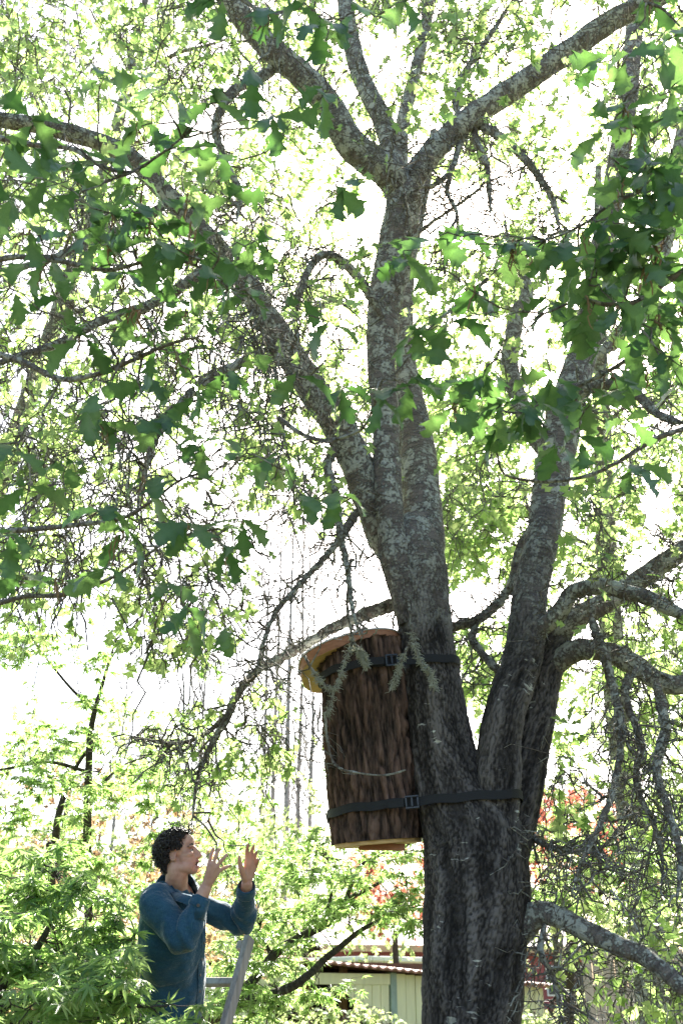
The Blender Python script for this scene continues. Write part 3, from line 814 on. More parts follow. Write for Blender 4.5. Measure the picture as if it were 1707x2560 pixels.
LIMBS = {
 'left':   ([(1000, 1440, 84), (955, 1330, 84), (915, 1225, 82), (875, 1120, 82), (830, 1040, 84), (765, 950, 76), (699, 844, 72), (650, 770, 66), (607, 690, 60), (542, 620, 55), (430, 500, 50), (314, 385, 46), (150, 325, 42), (0, 300, 38), (-180, 280, 32), (-400, 230, 22)], 5.7, 4.6),
 'ul':     ([(1005, 500, 80), (965, 430, 80), (880, 365, 76), (827, 272, 70), (762, 196, 68), (675, 120, 62), (588, 22, 56), (520, -80, 50), (440, -220, 40), (330, -380, 30)], 5.4, 4.5),
 'um':     ([(1004, 480, 60), (985, 414, 54), (958, 305, 50), (904, 196, 47), (871, 65, 43), (860, -60, 38), (850, -250, 30)], 5.45, 5.9),
 'um2':    ([(1008, 470, 44), (1000, 380, 38), (1010, 290, 34), (1036, 190, 31), (1060, 80, 28), (1085, -60, 24), (1100, -240, 18)], 5.5, 6.6),
 'ur':     ([(1006, 500, 62), (1045, 425, 62), (1100, 360, 58), (1176, 294, 58), (1306, 207, 58), (1448, 109, 56), (1524, 54, 55), (1611, 11, 52), (1720, -50, 46), (1860, -150, 36)], 5.4, 5.2),
 'r1':     ([(1384, 1640, 64), (1406, 1564, 60), (1496, 1515, 54), (1586, 1458, 52), (1654, 1410, 50), (1710, 1374, 48), (1840, 1300, 42), (2000, 1180, 32)], 5.75, 5.2),
 'r2':     ([(1300, 1640, 46), (1345, 1580, 46), (1397, 1532, 42), (1433, 1482, 40), (1496, 1466, 42), (1564, 1480, 40), (1631, 1500, 38), (1707, 1537, 36), (1850, 1580, 30)], 5.55, [5.6, 5.52, 5.42, 5.36, 5.28, 5.2, 5.1, 5.0, 4.9]),
 'r3':     ([(1360, 1700, 60), (1406, 1645, 58), (1451, 1625, 56), (1518, 1631, 54), (1586, 1663, 52), (1640, 1700, 50), (1707, 1712, 48), (1860, 1680, 42), (2050, 1600, 30)], 5.7, 5.3),
 'r4':     ([(1270, 2340, 90), (1310, 2310, 78), (1345, 2286, 62), (1385, 2288, 54), (1430, 2308, 50), (1473, 2331, 50), (1541, 2363, 48), (1609, 2392, 46), (1654, 2424, 44), (1720, 2475, 42), (1860, 2520, 36)], 5.6, 5.0),
 'r5':     ([(1370, 1160, 44), (1320, 1060, 44), (1275, 930, 44), (1280, 850, 43), (1292, 785, 40), (1318, 735, 32), (1300, 660, 22), (1270, 600, 16), (1255, 500, 12)], 5.9, 7.2),
 'r6':     ([(1465, 900, 44), (1560, 830, 46), (1620, 740, 48), (1665, 560, 50), (1690, 430, 52), (1715, 320, 50), (1760, 100, 44), (1780, -100, 36)], 5.9, 6.6),
 'c1':     ([(1085, 1590, 26), (1131, 1568, 25), (1194, 1550, 25), (1248, 1505, 24), (1280, 1451, 22), (1293, 1383, 20), (1330, 1300, 16)], 5.9, 5.9),
 'c2':     ([(1194, 1552, 18), (1180, 1595, 20), (1203, 1631, 20), (1243, 1676, 20), (1285, 1720, 18)], 5.9, 5.75),
 'lowleft':([(1040, 1500, 36), (960, 1520, 34), (890, 1545, 30), (824, 1574, 27), (740, 1625, 24), (650, 1672, 22), (596, 1731, 20), (566, 1800, 18), (520, 1880, 14), (492, 1960, 10), (478, 2080, 6)], 5.95, 5.7),
 'lowleft2':([(580, 1770, 14), (520, 1830, 11), (460, 1856, 10), (400, 1856, 9), (310, 1836, 6)], 5.85, 5.6),
 'thin1':  ([(905, 1260, 26), (860, 1330, 22), (824, 1380, 17), (745, 1465, 14), (690, 1530, 12), (655, 1620, 10), (640, 1690, 7)], 5.6, 5.2),
 'ursub':  ([(1176, 300, 26), (1230, 330, 24), (1300, 385, 22), (1345, 440, 19), (1380, 500, 16), (1400, 580, 12)], 5.4, 5.2),
 'ursub2': ([(1180, 300, 20), (1190, 350, 18), (1215, 410, 16), (1222, 470, 13), (1226, 540, 9)], 5.4, 5.3),
 'ursub3': ([(1180, 300, 18), (1150, 360, 17), (1130, 420, 15), (1090, 460, 13), (1040, 470, 10)], 5.4, 5.25),
 'up2':    ([(1150, 310, 20), (1140, 230, 18), (1180, 150, 15), (1230, 80, 12), (1280, 0, 10)], 5.4, 5.5),
 'sun1':   ([(1000, 625, 11), (1070, 562, 9), (1130, 522, 8), (1195, 474, 7), (1228, 430, 5)], 5.35, 5.2),
 'sun2':   ([(1130, 420, 13), (1118, 480, 11), (1142, 540, 9), (1108, 600, 7), (1120, 650, 5)], 5.3, 5.1),
 'side':   ([(560, 640, 34), (480, 700, 30), (380, 760, 26), (260, 800, 24), (140, 860, 20), (20, 900, 17), (-120, 960, 13)], 5.2, 4.4),
 'side2':  ([(720, 880, 34), (640, 890, 27), (560, 930, 23), (470, 990, 20), (400, 1080, 17), (360, 1190, 13), (340, 1300, 9)], 5.4, 4.7),
 'side3':  ([(860, 1090, 30), (820, 1160, 24), (840, 1240, 22), (850, 1330, 19), (870, 1430, 15), (880, 1520, 11), (900, 1590, 7)], 5.5, 5.0),
 'side4':  ([(430, 500, 26), (340, 560, 24), (230, 600, 21), (120, 650, 18), (0, 680, 15), (-140, 720, 11)], 4.95, 4.0),
 'hang1':  ([(960, 800, 22), (900, 700, 24), (850, 650, 23), (800, 640, 20), (760, 700, 18), (740, 790, 15), (750, 880, 12)], 5.35, 4.9),
 'hang2':  ([(700, 160, 30), (640, 200, 28), (580, 230, 25), (540, 310, 22), (560, 400, 20), (600, 480, 16), (590, 560, 12)], 5.0, 4.6),
 'hang3':  ([(1420, 1000, 30), (1500, 960, 28), (1580, 980, 26), (1650, 1040, 22), (1720, 1060, 18)], 5.6, 4.9),
 'hang4':  ([(1470, 1530, 26), (1510, 1640, 24), (1540, 1760, 22), (1550, 1860, 20), (1530, 1980, 17), (1490, 2080, 14), (1450, 2160, 10), (1430, 2230, 6)], 5.4, 5.0),
 'hang5':  ([(1640, 1700, 30), (1660, 1820, 28), (1640, 1920, 24), (1670, 2030, 20), (1700, 2140, 17), (1690, 2260, 12)], 5.3, 5.0),
 'hang6':  ([(1590, 1665, 24), (1560, 1740, 22), (1600, 1850, 20), (1590, 1960, 16), (1640, 2080, 13), (1660, 2200, 9)], 5.4, 5.2),
 'lowr':   ([(1290, 2075, 16), (1325, 2090, 16), (1360, 2110, 15), (1430, 2130, 12), (1500, 2120, 10), (1560, 2060, 8)], 5.75, 5.3),
 'drop':   ([(1360, 2310, 20), (1352, 2380, 17), (1375, 2430, 14), (1390, 2480, 10), (1400, 2540, 6)], 5.4, 5.3),
}
spur_P, spur_T = [], []
for key, (pts, y0, y1) in LIMBS.items():
    big = pts[0][2] > 40
    P, r = px_limb(pts, y0, y1, 7 if big else 12)
    r[-8:] *= np.linspace(1, .3, 8)
    if big: r[-12:] *= np.linspace(1, .45, 12)
    P[1:-1] += rng.normal(0, 1, P[1:-1].shape) * (.012 if big else .10) * r[1:-1, None]
    T_ = unit(np.gradient(P, axis=0)); kk = np.arange(4, len(P), 2 if not big else 3)
    spur_P.append(P[kk]); spur_T.append(T_[kk])
    lich = (0.10 if big else .2) if key not in ('r2', 'r4', 'hang4', 'hang5', 'hang6', 'hang1', 'hang2') else (.18 if big else .3)
    V, Q, B = limb_geo(P, r if key == 'r4' else root_in(r, 7), 22 if big else 12, lich, len(key) + ord(key[-1]) % 7, 9.0 if big else 22.0)
    link('limb' if big else 'branch', limb_mesh('limb', [(V, Q, B)], M_LIMB), None, oak)
    use(P, r, .12)
# ---- crown: twig ends spread through the space of the crown
tg = np.vstack([
    region(230, -200, 1000, -150, 500, 5.0, 9.5),
    region(170, 900, 1900, -150, 600, 5.2, 9.5),
    region(240, -200, 760, 450, 1150, 4.4, 7.5),
    region(110, -150, 640, 1100, 1480, 4.6, 7.0),
    region(80, 620, 960, 600, 1300, 5.5, 8.0),
    region(170, 1080, 1900, 550, 1300, 5.6, 9.0),
    region(190, 1400, 2150, 1200, 1900, 5.0, 7.0),
    region(75, 1330, 1800, 1850, 2500, 4.8, 6.2),
    region(70, 380, 830, 1450, 1950, 5.2, 6.4),
    region(90, -600, 2300, -900, -100, 5.5, 11.0),
])
dl = np.array([np.min(np.sum((skel.P[:skel.n] - t) ** 2, 1)) for t in tg]); tg = tg[dl > .3 ** 2]
cv, rv = skel.grow(tg, 8, .14, .05, .0085, .0026, .026)
q = pix(cv[:, -1]); ends = cv[:, -1]; Te = unit(cv[:, -1] - cv[:, -2])
left_zone = (q[:, 0] < 780) & (q[:, 1] > 560) & (q[:, 1] < 1600)
sel = [0, 1, 3, 4, 6, 7]
twigs, trad = [cv], [rv]
def k8(c):     # resample K=5 twiglets to K=8 rows so that all fit one array
    t = np.linspace(0, c.shape[1] - 1, 8); i = np.minimum(t.astype(int), c.shape[1] - 2); w = t - i
    w = w[None, :, None] if c.ndim == 3 else w[None]
    return c[:, i] * (1 - w) + c[:, i + 1] * w
# leafy twiglets
tw1, tr1 = twiglets(ends, Te, 3, (.15, .42), .35)
# twiglets along the way
mid = cv[:, 4]; Tm = unit(cv[:, 5] - cv[:, 3])
tw2, tr2 = twiglets(np.concatenate([mid, cv[:, 6]]), np.concatenate([Tm, Te]), 2, (.12, .45), .3, 5, .0035, .0018, .9, .09)
# bare hanging lichen twigs, above all at the left
hz = cv[left_zone]
hp = hz[:, [3, 7]].reshape(-1, 3); hT = np.tile(np.array([[0, 0, -1.0]]), (len(hp), 1))
tw3, tr3 = twiglets(hp, hT, 1, (.15, .6), .55, 8, .005, .0026, .6, .06)
rz = cv[~left_zone]
hp2 = rz[rng.uniform(size=len(rz)) < .5][:, [4, 7]].reshape(-1, 3)
tw4, tr4 = twiglets(hp2, np.tile(np.array([[0, 0, -1.0]]), (len(hp2), 1)), 1, (.15, .5), .8, 8, .004, .002, .5, .04)
# short crooked spurs all along the boughs, forking once
spur_P, spur_T = np.concatenate(spur_P), np.concatenate(spur_T)
tw5, tr5 = twiglets(spur_P, spur_T, 1, (.1, .5), .15, 8, .0055, .0026, .9, .055)
tw6, tr6 = twiglets(np.concatenate([tw5[:, 3], tw5[:, 5]]), unit(np.concatenate([tw5[:, 4] - tw5[:, 2], tw5[:, 6] - tw5[:, 4]])), 1, (.06, .28), .25, 8, .0035, .0018, .9, .07)
hv = lambda c: ~(((np.abs(pix(c[:, -1])[:, 0] - 920) < 130) & (np.abs(pix(c[:, -1])[:, 1] - 1880) < 260) & (pix(c[:, -1])[:, 2] < 5.9)))
tr5, tw5 = tr5[hv(tw5)], tw5[hv(tw5)]; tr6, tw6 = tr6[hv(tw6)], tw6[hv(tw6)]
link('twigs', twig_mesh('spur_twigs', np.concatenate([tw5, tw6]), np.concatenate([tr5, tr6]), M_TWIG, 5, .3), None, oak, 'stuff')
link('twigs', twig_mesh('twigs', np.concatenate([cv, tw3, tw4]), np.concatenate([rv, tr3, tr4]), M_TWIG, 5, .28), None, oak, 'stuff')
link('twigs', twig_mesh('fine_twigs', np.concatenate([tw1, tw2]), np.concatenate([tr1, tr2]), M_TWIG, 3, .2), None, oak, 'stuff')
O, D, Nn, S = leaves_on(np.concatenate([tw1, tw2[rng.uniform(size=len(tw2)) < .35]]), 3, (.055, .11), .45, .6, .3)
ok = ~in_gap(O, .8)
# the trunk, the hive and the man stay in view: thin the leaves that hang before them
qq = pix(O)
ok &= ~((qq[:, 0] < 780) & (qq[:, 1] > 500) & (qq[:, 1] < 1500) & (rng.uniform(size=len(qq)) < .5))
front = (qq[:, 2] < 6.2) & (((np.abs(qq[:, 0] - 1190) < 190) & (qq[:, 1] > 1350)) | ((np.abs(qq[:, 0] - 900) < 160) & (qq[:, 1] > 1480)))
ok &= ~front
limb_px = pix(skel.P[:600 + 0])
def near_limb(q, pad=42):
    L_ = np.vstack([pix(P1)[::3], pix(PA1)[::3], pix(PA2)[::3]] + [pix(px_limb(LIMBS[k][0], LIMBS[k][1], LIMBS[k][2], 4)[0]) for k in ('left', 'ul', 'um', 'ur', 'r1', 'r2', 'r3', 'r4')])
    out = np.zeros(len(q), bool)
    for l in L_: out |= ((np.abs(q[:, 0] - l[0]) < pad) & (np.abs(q[:, 1] - l[1]) < pad) & (q[:, 2] < l[2] + .1))
    return out
ok &= ~(near_limb(qq) & (rng.uniform(size=len(qq)) < .85))
leaf_cloud('foliage', OAK_LOW, O[ok], D[ok], Nn[ok], S[ok], M_OAKLEAF_LIT, oak)

# ---- near boughs with large leaves hanging towards the camera
near_pts = []
def near_bough(pts, D0, D1):
    n = len(pts); rows = []
    for (x, y, w), D in zip(pts, np.linspace(D0, D1, n)):
        p = PD(x * VIEW, y * VIEW, D); rows.append([*p, .5 * w * D / F])
    S_ = spline(rows, 7)
    V, Q, B = limb_geo(S_[:, :3], S_[:, 3], 9, .22, len(pts) + int(pts[0][0]) % 9, 30.0)
    link('branch', limb_mesh('branch', [(V, Q, B)], M_TWIG), None, oak)
    near.add(S_[:, :3], unit(np.gradient(S_[:, :3], axis=0)), S_[:, 3])
near = Skeleton(40000)
for pts, D0, D1 in [
    ([(-200, 250, 20), (-60, 300, 17), (60, 330, 15), (160, 340, 13), (230, 380, 11), (300, 395, 9), (360, 360, 7), (440, 300, 5)], 4.2, 3.6),
    ([(-220, 560, 20), (-60, 600, 17), (40, 590, 15), (140, 600, 13), (240, 620, 11), (350, 600, 9), (450, 610, 7), (560, 690, 5)], 4.0, 3.5),
    ([(-200, 780, 19), (-60, 800, 17), (50, 830, 16), (140, 870, 15), (220, 860, 13), (310, 825, 11), (390, 790, 8), (470, 770, 5)], 4.0, 3.4),
    ([(-200, 1250, 18), (-40, 1225, 16), (80, 1215, 14), (180, 1205, 13), (280, 1190, 11), (350, 1150, 9), (420, 1100, 6), (520, 1070, 4)], 4.1, 3.6),
    ([(-150, 1420, 16), (-20, 1390, 14), (60, 1370, 12), (150, 1365, 12), (250, 1330, 10), (330, 1280, 8), (400, 1235, 6), (500, 1215, 4)], 4.0, 3.5),
    ([(640, 960, 13), (700, 1000, 11), (760, 1010, 10), (830, 985, 8), (860, 930, 6)], 4.4, 3.9),
    ([(1800, 560, 24), (1640, 590, 22), (1540, 640, 18), (1470, 690, 15), (1400, 700, 12), (1330, 690, 9), (1250, 720, 6)], 3.6, 3.5),
    ([(1800, 380, 22), (1640, 400, 18), (1540, 420, 15), (1470, 440, 12), (1400, 470, 9), (1330, 520, 7), (1220, 560, 5), (1100, 560, 3.5)], 3.7, 3.6),
    ([(1760, 980, 18), (1600, 980, 15), (1500, 1010, 13), (1420, 1060, 11), (1340, 1095, 10), (1240, 1105, 9), (1160, 1090, 7), (1140, 1040, 5)], 4.2, 3.9),
    ([(1480, 800, 12), (1400, 850, 11), (1320, 890, 10), (1230, 940, 8), (1160, 945, 6), (1100, 900, 5), (1050, 860, 4)], 3.9, 3.9),
    ([(1760, 230, 18), (1640, 240, 15), (1540, 270, 12), (1470, 290, 9), (1400, 280, 6)], 3.8, 3.7),
    ([(1120, 640, 10), (1050, 700, 9), (980, 760, 7), (930, 830, 6), (880, 880, 5), (800, 900, 3.5)], 4.3, 4.2),
    ([(500, -160, 16), (520, -60, 13), (560, 0, 11), (620, 30, 9), (700, 20, 7), (760, 60, 5)], 3.9, 3.7),
    ([(1500, -160, 16), (1470, -60, 12), (1480, 0, 10), (1520, 20, 7), (1560, 60, 5)], 3.8, 3.7),
]:
    near_bough(pts, D0, D1)
CL = [(225, 190), (325, 190), (380, 225), (85, 270), (330, 300), (505, 245), (400, 345), (500, 370), (70, 350), (100, 420), (190, 450), (270, 380), (630, 280), (735, 240), (430, 460), (520, 460), (350, 520), (60, 540),
      (260, 570), (350, 560), (440, 580), (200, 620), (110, 620), (540, 620), (500, 640), (565, 690), (300, 720), (370, 810), (180, 780), (430, 820), (220, 920), (330, 890), (460, 920), (520, 870), (620, 870), (690, 870),
      (790, 900), (860, 920), (755, 750), (690, 700), (780, 440), (30, 670), (60, 840), (130, 880), (385, 980), (230, 985), (470, 1020), (150, 1080), (60, 1130), (220, 1180), (330, 1110), (440, 1210), (560, 1215),
      (520, 1270), (380, 1350), (240, 1320), (130, 1340), (45, 1325), (430, 1415), (520, 1460), (560, 1060), (640, 1060), (680, 1150), (770, 1150), (20, 470), (20, 1050), (300, 640), (160, 540), (440, 520), (90, 590),
      (280, 1230), (20, 1240), (390, 640), (250, 500), (480, 560), (600, 560), (330, 430), (150, 700), (420, 720), (40, 600), (220, 560), (300, 480), (160, 400),
      (1000, 760), (955, 765), (1060, 880), (1045, 940), (1140, 950), (1150, 990), (1235, 940), (1280, 1040), (1270, 890), (1200, 960), (1400, 870), (1440, 980), (1330, 760), (1270, 710), (1350, 540), (1420, 460), (1500, 400),
      (1540, 540), (1480, 620), (1400, 660), (1530, 680), (1560, 620), (1380, 290), (1430, 260), (1480, 310), (1370, 155), (1450, 135), (1540, 220), (1555, 285), (1200, 560), (1290, 575), (1075, 545), (1000, 560), (925, 585),
      (1460, 520), (1380, 600), (1520, 470), (1500, 570), (1440, 580), (1550, 500), (1420, 720), (1540, 760), (1340, 640), (1480, 760), (1560, 380), (1300, 900), (1360, 930),
      (1175, 570), (965, 890), (1080, 670), (505, 10), (620, 40), (690, 20), (740, 70), (585, 180), (950, 10), (1500, 10), (820, 40), (1545, 90), (1460, 1080), (1320, 1020), (1100, 880), (930, 610), (1480, 380), (1540, 440), (1520, 610), (1450, 640), (1390, 520), (1560, 720), (1500, 720), (1430, 410), (1350, 700), (1540, 830), (1560, 900), (1480, 860), (1410, 780)]
tgn = np.array([PD(x * VIEW + rng.normal(0, 6), (y - 10) * VIEW, rng.uniform(3.3, 3.9)) for x, y in CL])
ncv, nrv = near.grow(tgn, 8, .1, .04, .0075, .0022, .008)
link('twigs', twig_mesh('near_twigs', ncv, nrv, M_TWIG, 6, .3), None, oak, 'stuff')
# whorls of leaves at the twig ends, drooping
LO, LD, LN, LS = [], [], [], []
for c in ncv:
    e = c[-1]; t = unit(c[-1] - c[-3]); k = rng.integers(2, 5) if pix(e)[0] < 900 else rng.integers(3, 6)
    ph = rng.uniform(0, 6.28)
    for j in range(k):
        a = ph + j * 2.4
        side = np.array([math.cos(a), math.sin(a), 0.0])
        d = unit(t * .35 + side * .85 + np.array([0, 0, rng.uniform(-.5, .15)]))
        LO.append(e + rng.normal(0, .006, 3) - t * .012 * j); LD.append(d)
        LN.append(unit(np.array([0, 0, 1.0]) + rng.normal(0, .35, 3))); LS.append(rng.uniform(.11, .175))
LO, LD, LN, LS = map(np.array, (LO, LD, LN, LS))
order = np.argsort(-LS / pix(LO)[:, 2])
vis = pix(LO); inside = (vis[:, 0] > -40) & (vis[:, 0] < 1750) & (vis[:, 1] > -60)
order = np.concatenate([[i for i in order if inside[i]], [i for i in order if not inside[i]]]).astype(int)
A, Bx = order[:300], order[300:]
leaf_objects(OAK_FINE, 'oak', LO[A], LD[A], LN[A], LS[A], M_OAKLEAF_SHADED, oak)
if len(Bx): leaf_cloud('foliage', OAK_FINE, LO[Bx], LD[Bx], LN[Bx], LS[Bx], M_OAKLEAF_SHADED, oak)
# catkins hanging among them
cat_o = ncv[rng.integers(0, 70, 130), -1] + rng.normal(0, .01, (130, 3))[:130]
ct, cr = twiglets(cat_o, np.tile([[0, 0, -1.0]], (130, 1)), 1, (.04, .09), 1.0, 8, .003, .002, .35, .06)
link('catkins', twig_mesh('catkins', ct, cr, M_CATKIN, 5, .5), None, oak, 'stuff')

# ---- tufts of beard lichen on the branches
def tufts(P, n, size, m, parent):
    """small crooked threads bunched on points P"""
    c, r = twiglets(P, np.tile([[0, 0, -.6]], (len(P), 1)), n, size, .25, 4, .0022, .0009, 1.0, .12)
    link('lichen', twig_mesh('lichen', c, r, m, 3, .3), None, parent, 'stuff')
M_LICHEN = simple('beard_lichen', (0.42, 0.43, 0.34), .95, .25, 30)
lp = np.concatenate([cv[rng.integers(0, len(cv), 900), rng.integers(1, 8, 900)], skel.P[rng.integers(0, skel.n, 300)]])
tufts(lp, 5, (.015, .05), M_LICHEN, oak)

# ================================================================== trees standing behind the oak
def back_tree(px, Y, label, targets, r=.2):
    b = PY(px, 2480, Y)
    root = empty('oak_tree', (b[0], b[1], -.05), label, 'tree', 'sunlit trees close behind the big oak')
    c = targets.mean(0)
    P = spline([[b[0], b[1], -.05], [b[0] + .1, b[1], 2.2], [b[0] * .6 + c[0] * .4, b[1] * .7 + c[1] * .3, c[2] * .6], [c[0], c[1], c[2] * 1.0], [c[0] + .3, c[1], c[2] * 1.35]], 8)
    rr = r * np.linspace(1.15, .2, len(P))
    link('trunk', limb_mesh('trunk', [limb_geo(P, rr, 14, .08, 3)], M_LIMB), None, root)
    sk = Skeleton(60000); sk.add(P[8:], unit(np.gradient(P, axis=0))[8:], rr[8:])
    # a few boughs first, then the fine ends
    big = targets[rng.integers(0, len(targets), 26)]
    c0, r0_ = sk.grow(big, 8, .1, .06, .016, .006, .07)
    c1, r1_ = sk.grow(targets, 8, .1, .05, .009, .003, .03)
    link('branches', twig_mesh('branches', np.concatenate([c0, c1]), np.concatenate([r0_, r1_]), M_TWIG, 5, .2), None, root, 'stuff')
    e = c1[:, -1]; Te = unit(c1[:, -1] - c1[:, -2])
    a, ar = twiglets(e, Te, 6, (.2, .6), .3, 4, .005, .003, .9, .09)
    link('branches', twig_mesh('fine_branches', a, ar, M_TWIG, 3, .2), None, root, 'stuff')
    O, D, Nn, S = leaves_on(a, 6, (.075, .14), .4, .5, .1)
    ok = ~in_gap(O, .85); O, D, Nn, S = O[ok], D[ok], Nn[ok], S[ok]
    q_ = pix(O); ins = (q_[:, 0] > 0) & (q_[:, 0] < 1707) & (q_[:, 1] > 0) & (q_[:, 1] < 2560)
    od = np.argsort(-S / q_[:, 2] * ins)
    leaf_objects(OAK_LOW, 'oak_far', O[od[:300]], D[od[:300]], Nn[od[:300]], S[od[:300]], M_OAKLEAF_LIT, root)
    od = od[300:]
    leaf_cloud('crown', OAK_LOW, O[od], D[od], Nn[od], S[od], M_OAKLEAF_LIT, root)
back_tree(1610, 11.5, 'sunlit leafy tree behind the right hand stems of the big oak', np.vstack([region(330, 1000, 2100, -200, 1420, 9.5, 14.0), region(60, 1250, 1900, 1300, 2050, 10, 13.5), region(60, 1080, 1320, 950, 1430, 9.0, 12.0), region(26, 1110, 1290, 1570, 1740, 9.0, 12.0)]))
back_tree(-420, 12.5, 'sunlit leafy tree behind the drooping boughs away from the log hive', np.vstack([region(400, -400, 950, -250, 1150, 10.0, 15.0), region(30, -300, 420, 1100, 1450, 10.5, 14)]))
# ================================================================== Japanese maples: flat layered sprays of star-shaped leaves
def maple(label, base, limbs, targets, n_tw, per, size, near=False, r_tw=.0022, name='maple_tree', cat='tree', big_leaf=0):
    root = empty(name, base, label, cat)
    sk = Skeleton(60000); first = True
    for pts in limbs:
        S_ = spline(pts, 7)
        link('trunk' if first else 'branch', limb_mesh('branch', [limb_geo(S_[:, :3], S_[:, 3], 12, .08, len(pts), 14.0)], M_MAPLEBARK), None, root)
        k = len(S_) // 5 if first else 2
        sk.add(S_[k:, :3], unit(np.gradient(S_[:, :3], axis=0))[k:], S_[k:, 3]); first = False
    cv, rv = sk.grow(targets, 8, .04, .04, .008, r_tw, .02)
    ends = cv[:, -1]; Te = unit((cv[:, -1] - cv[:, -3]) * np.array([1, 1, .4]))
    tw, tr_ = twiglets(ends, Te, n_tw, (.1, .36), .06, 5, r_tw, r_tw * .5, .75, .04)
    tw[:, :, 2] = ends.repeat(n_tw, 0)[:, None, 2] + (tw[:, :, 2] - ends.repeat(n_tw, 0)[:, None, 2]) * .35   # flat sprays
    kc = man_clear(pix(cv[:, -1])) & man_clear(pix(cv[:, 4])); kt = man_clear(pix(tw[:, -1])) & man_clear(pix(tw[:, 2]))
    cv, rv, tw, tr_ = cv[kc], rv[kc], tw[kt], tr_[kt]
    link('branches', twig_mesh('branches', cv, rv, M_MAPLEBARK, 5, .15), None, root, 'stuff')
    link('branches', twig_mesh('fine_branches', tw, tr_, M_MAPLEBARK, 3, .1), None, root, 'stuff')
    O, D, Nn, S = leaves_on(tw, per, size, .25, 1.1, .1)
    D[:, 2] = D[:, 2] * .5 - .12
    q = pix(O)
    scr = S / q[:, 2]
    keep = man_clear(q)
    O, D, Nn, S, q, scr = O[keep], D[keep], Nn[keep], S[keep], q[keep], scr[keep]
    if near:
        inside = (q[:, 0] > -20) & (q[:, 0] < 1727) & (q[:, 1] < 2580) & (q[:, 2] > .5)
        od = np.argsort(-scr * inside); A, Bx = od[:near], od[near:]
        leaf_objects(MAPLE_FINE, 'maple', O[A], D[A], Nn[A], S[A], M_MAPLE, root)
    else:
        Bx = np.arange(len(O))
    leaf_cloud('crown', MAPLE_FINE if scr.max() > .016 else MAPLE_LOW, O[Bx], D[Bx], Nn[Bx], S[Bx], M_MAPLE, root)
    return root
def man_clear(q):
    """leaves that would hang right before the man are left off, except the low spray at his hip"""
    x, y, d = q[:, 0], q[:, 1], q[:, 2]
    body = (x > 375) & (x < 670) & (y > 2050) & (y < 2505) & (d < 5.3)
    body |= (x > 345) & (x < 400) & (y > 2200) & (y < 2350) & (d < 5.3)
    lad = (x > 540) & (x < 680) & (y > 2320) & (d < 5.6)
    hive = (x > 730) & (x < 1060) & (y > 1560) & (y < 2110) & (d < 6)
    trunk = (x > 1045) & (x < 1345) & (y > 1700) & (d < 6)
    return ~(body | lad | hive | trunk)
def L(px, py, D, w):
    p = PD(px, py, D); return [*p, .5 * w * D / F]
# right of the man: dark boughs rising to the right under the hive
mb = PD(430, 2700, 7.2); mb = np.array([mb[0], mb[1], -.05])
mid = PD(470, 2600, 7.0)
t_mid = np.vstack([region(36, 560, 1060, 2090, 2200, 6.2, 7.6), region(34, 600, 1060, 2180, 2310, 6.0, 7.4), region(26, 560, 880, 2330, 2520, 5.8, 7.2), region(8, 960, 1060, 2230, 2330, 6, 7), region(10, 640, 1050, 2600, 2700, 5.8, 7), region(14, 520, 700, 2380, 2560, 6, 7)])
maple('Japanese maple with dark slanting boughs between the man and the oak', (mb[0], mb[1], -.05),
      [[[mb[0], mb[1], -.05, .085], [mb[0] + .05, mb[1], .5, .07], [*mid, .06], L(560, 2530, 6.8, 28), L(614, 2474, 6.6, 26), L(681, 2392, 6.6, 25), L(703, 2371, 6.6, 24), L(774, 2331, 6.6, 21), L(821, 2306, 6.7, 18), L(864, 2253, 6.8, 14), L(903, 2231, 6.9, 10), L(980, 2190, 7.0, 6)],
       [L(500, 2570, 6.8, 26), L(560, 2515, 6.5, 26), L(606, 2503, 6.4, 24), L(714, 2474, 6.3, 22), L(774, 2435, 6.3, 19), L(810, 2399, 6.4, 17), L(846, 2371, 6.4, 15), L(899, 2328, 6.5, 12), L(953, 2299, 6.5, 10), L(1006, 2278, 6.6, 8), L(1056, 2264, 6.6, 6)],
       [L(864, 2253, 6.8, 13), L(881, 2203, 6.8, 11), L(903, 2164, 6.8, 10), L(950, 2138, 6.9, 8), L(1003, 2121, 7.0, 6), L(1040, 2100, 7.0, 4)],
       [L(681, 2392, 6.6, 12), L(655, 2350, 6.6, 10), L(620, 2335, 6.7, 8), L(585, 2310, 6.7, 5)],
       [L(800, 2318, 6.7, 10), L(822, 2260, 6.8, 8), L(830, 2215, 6.9, 6), L(820, 2150, 7.0, 4)]],
      t_mid, 5, 7, (.05, .085), near=300)
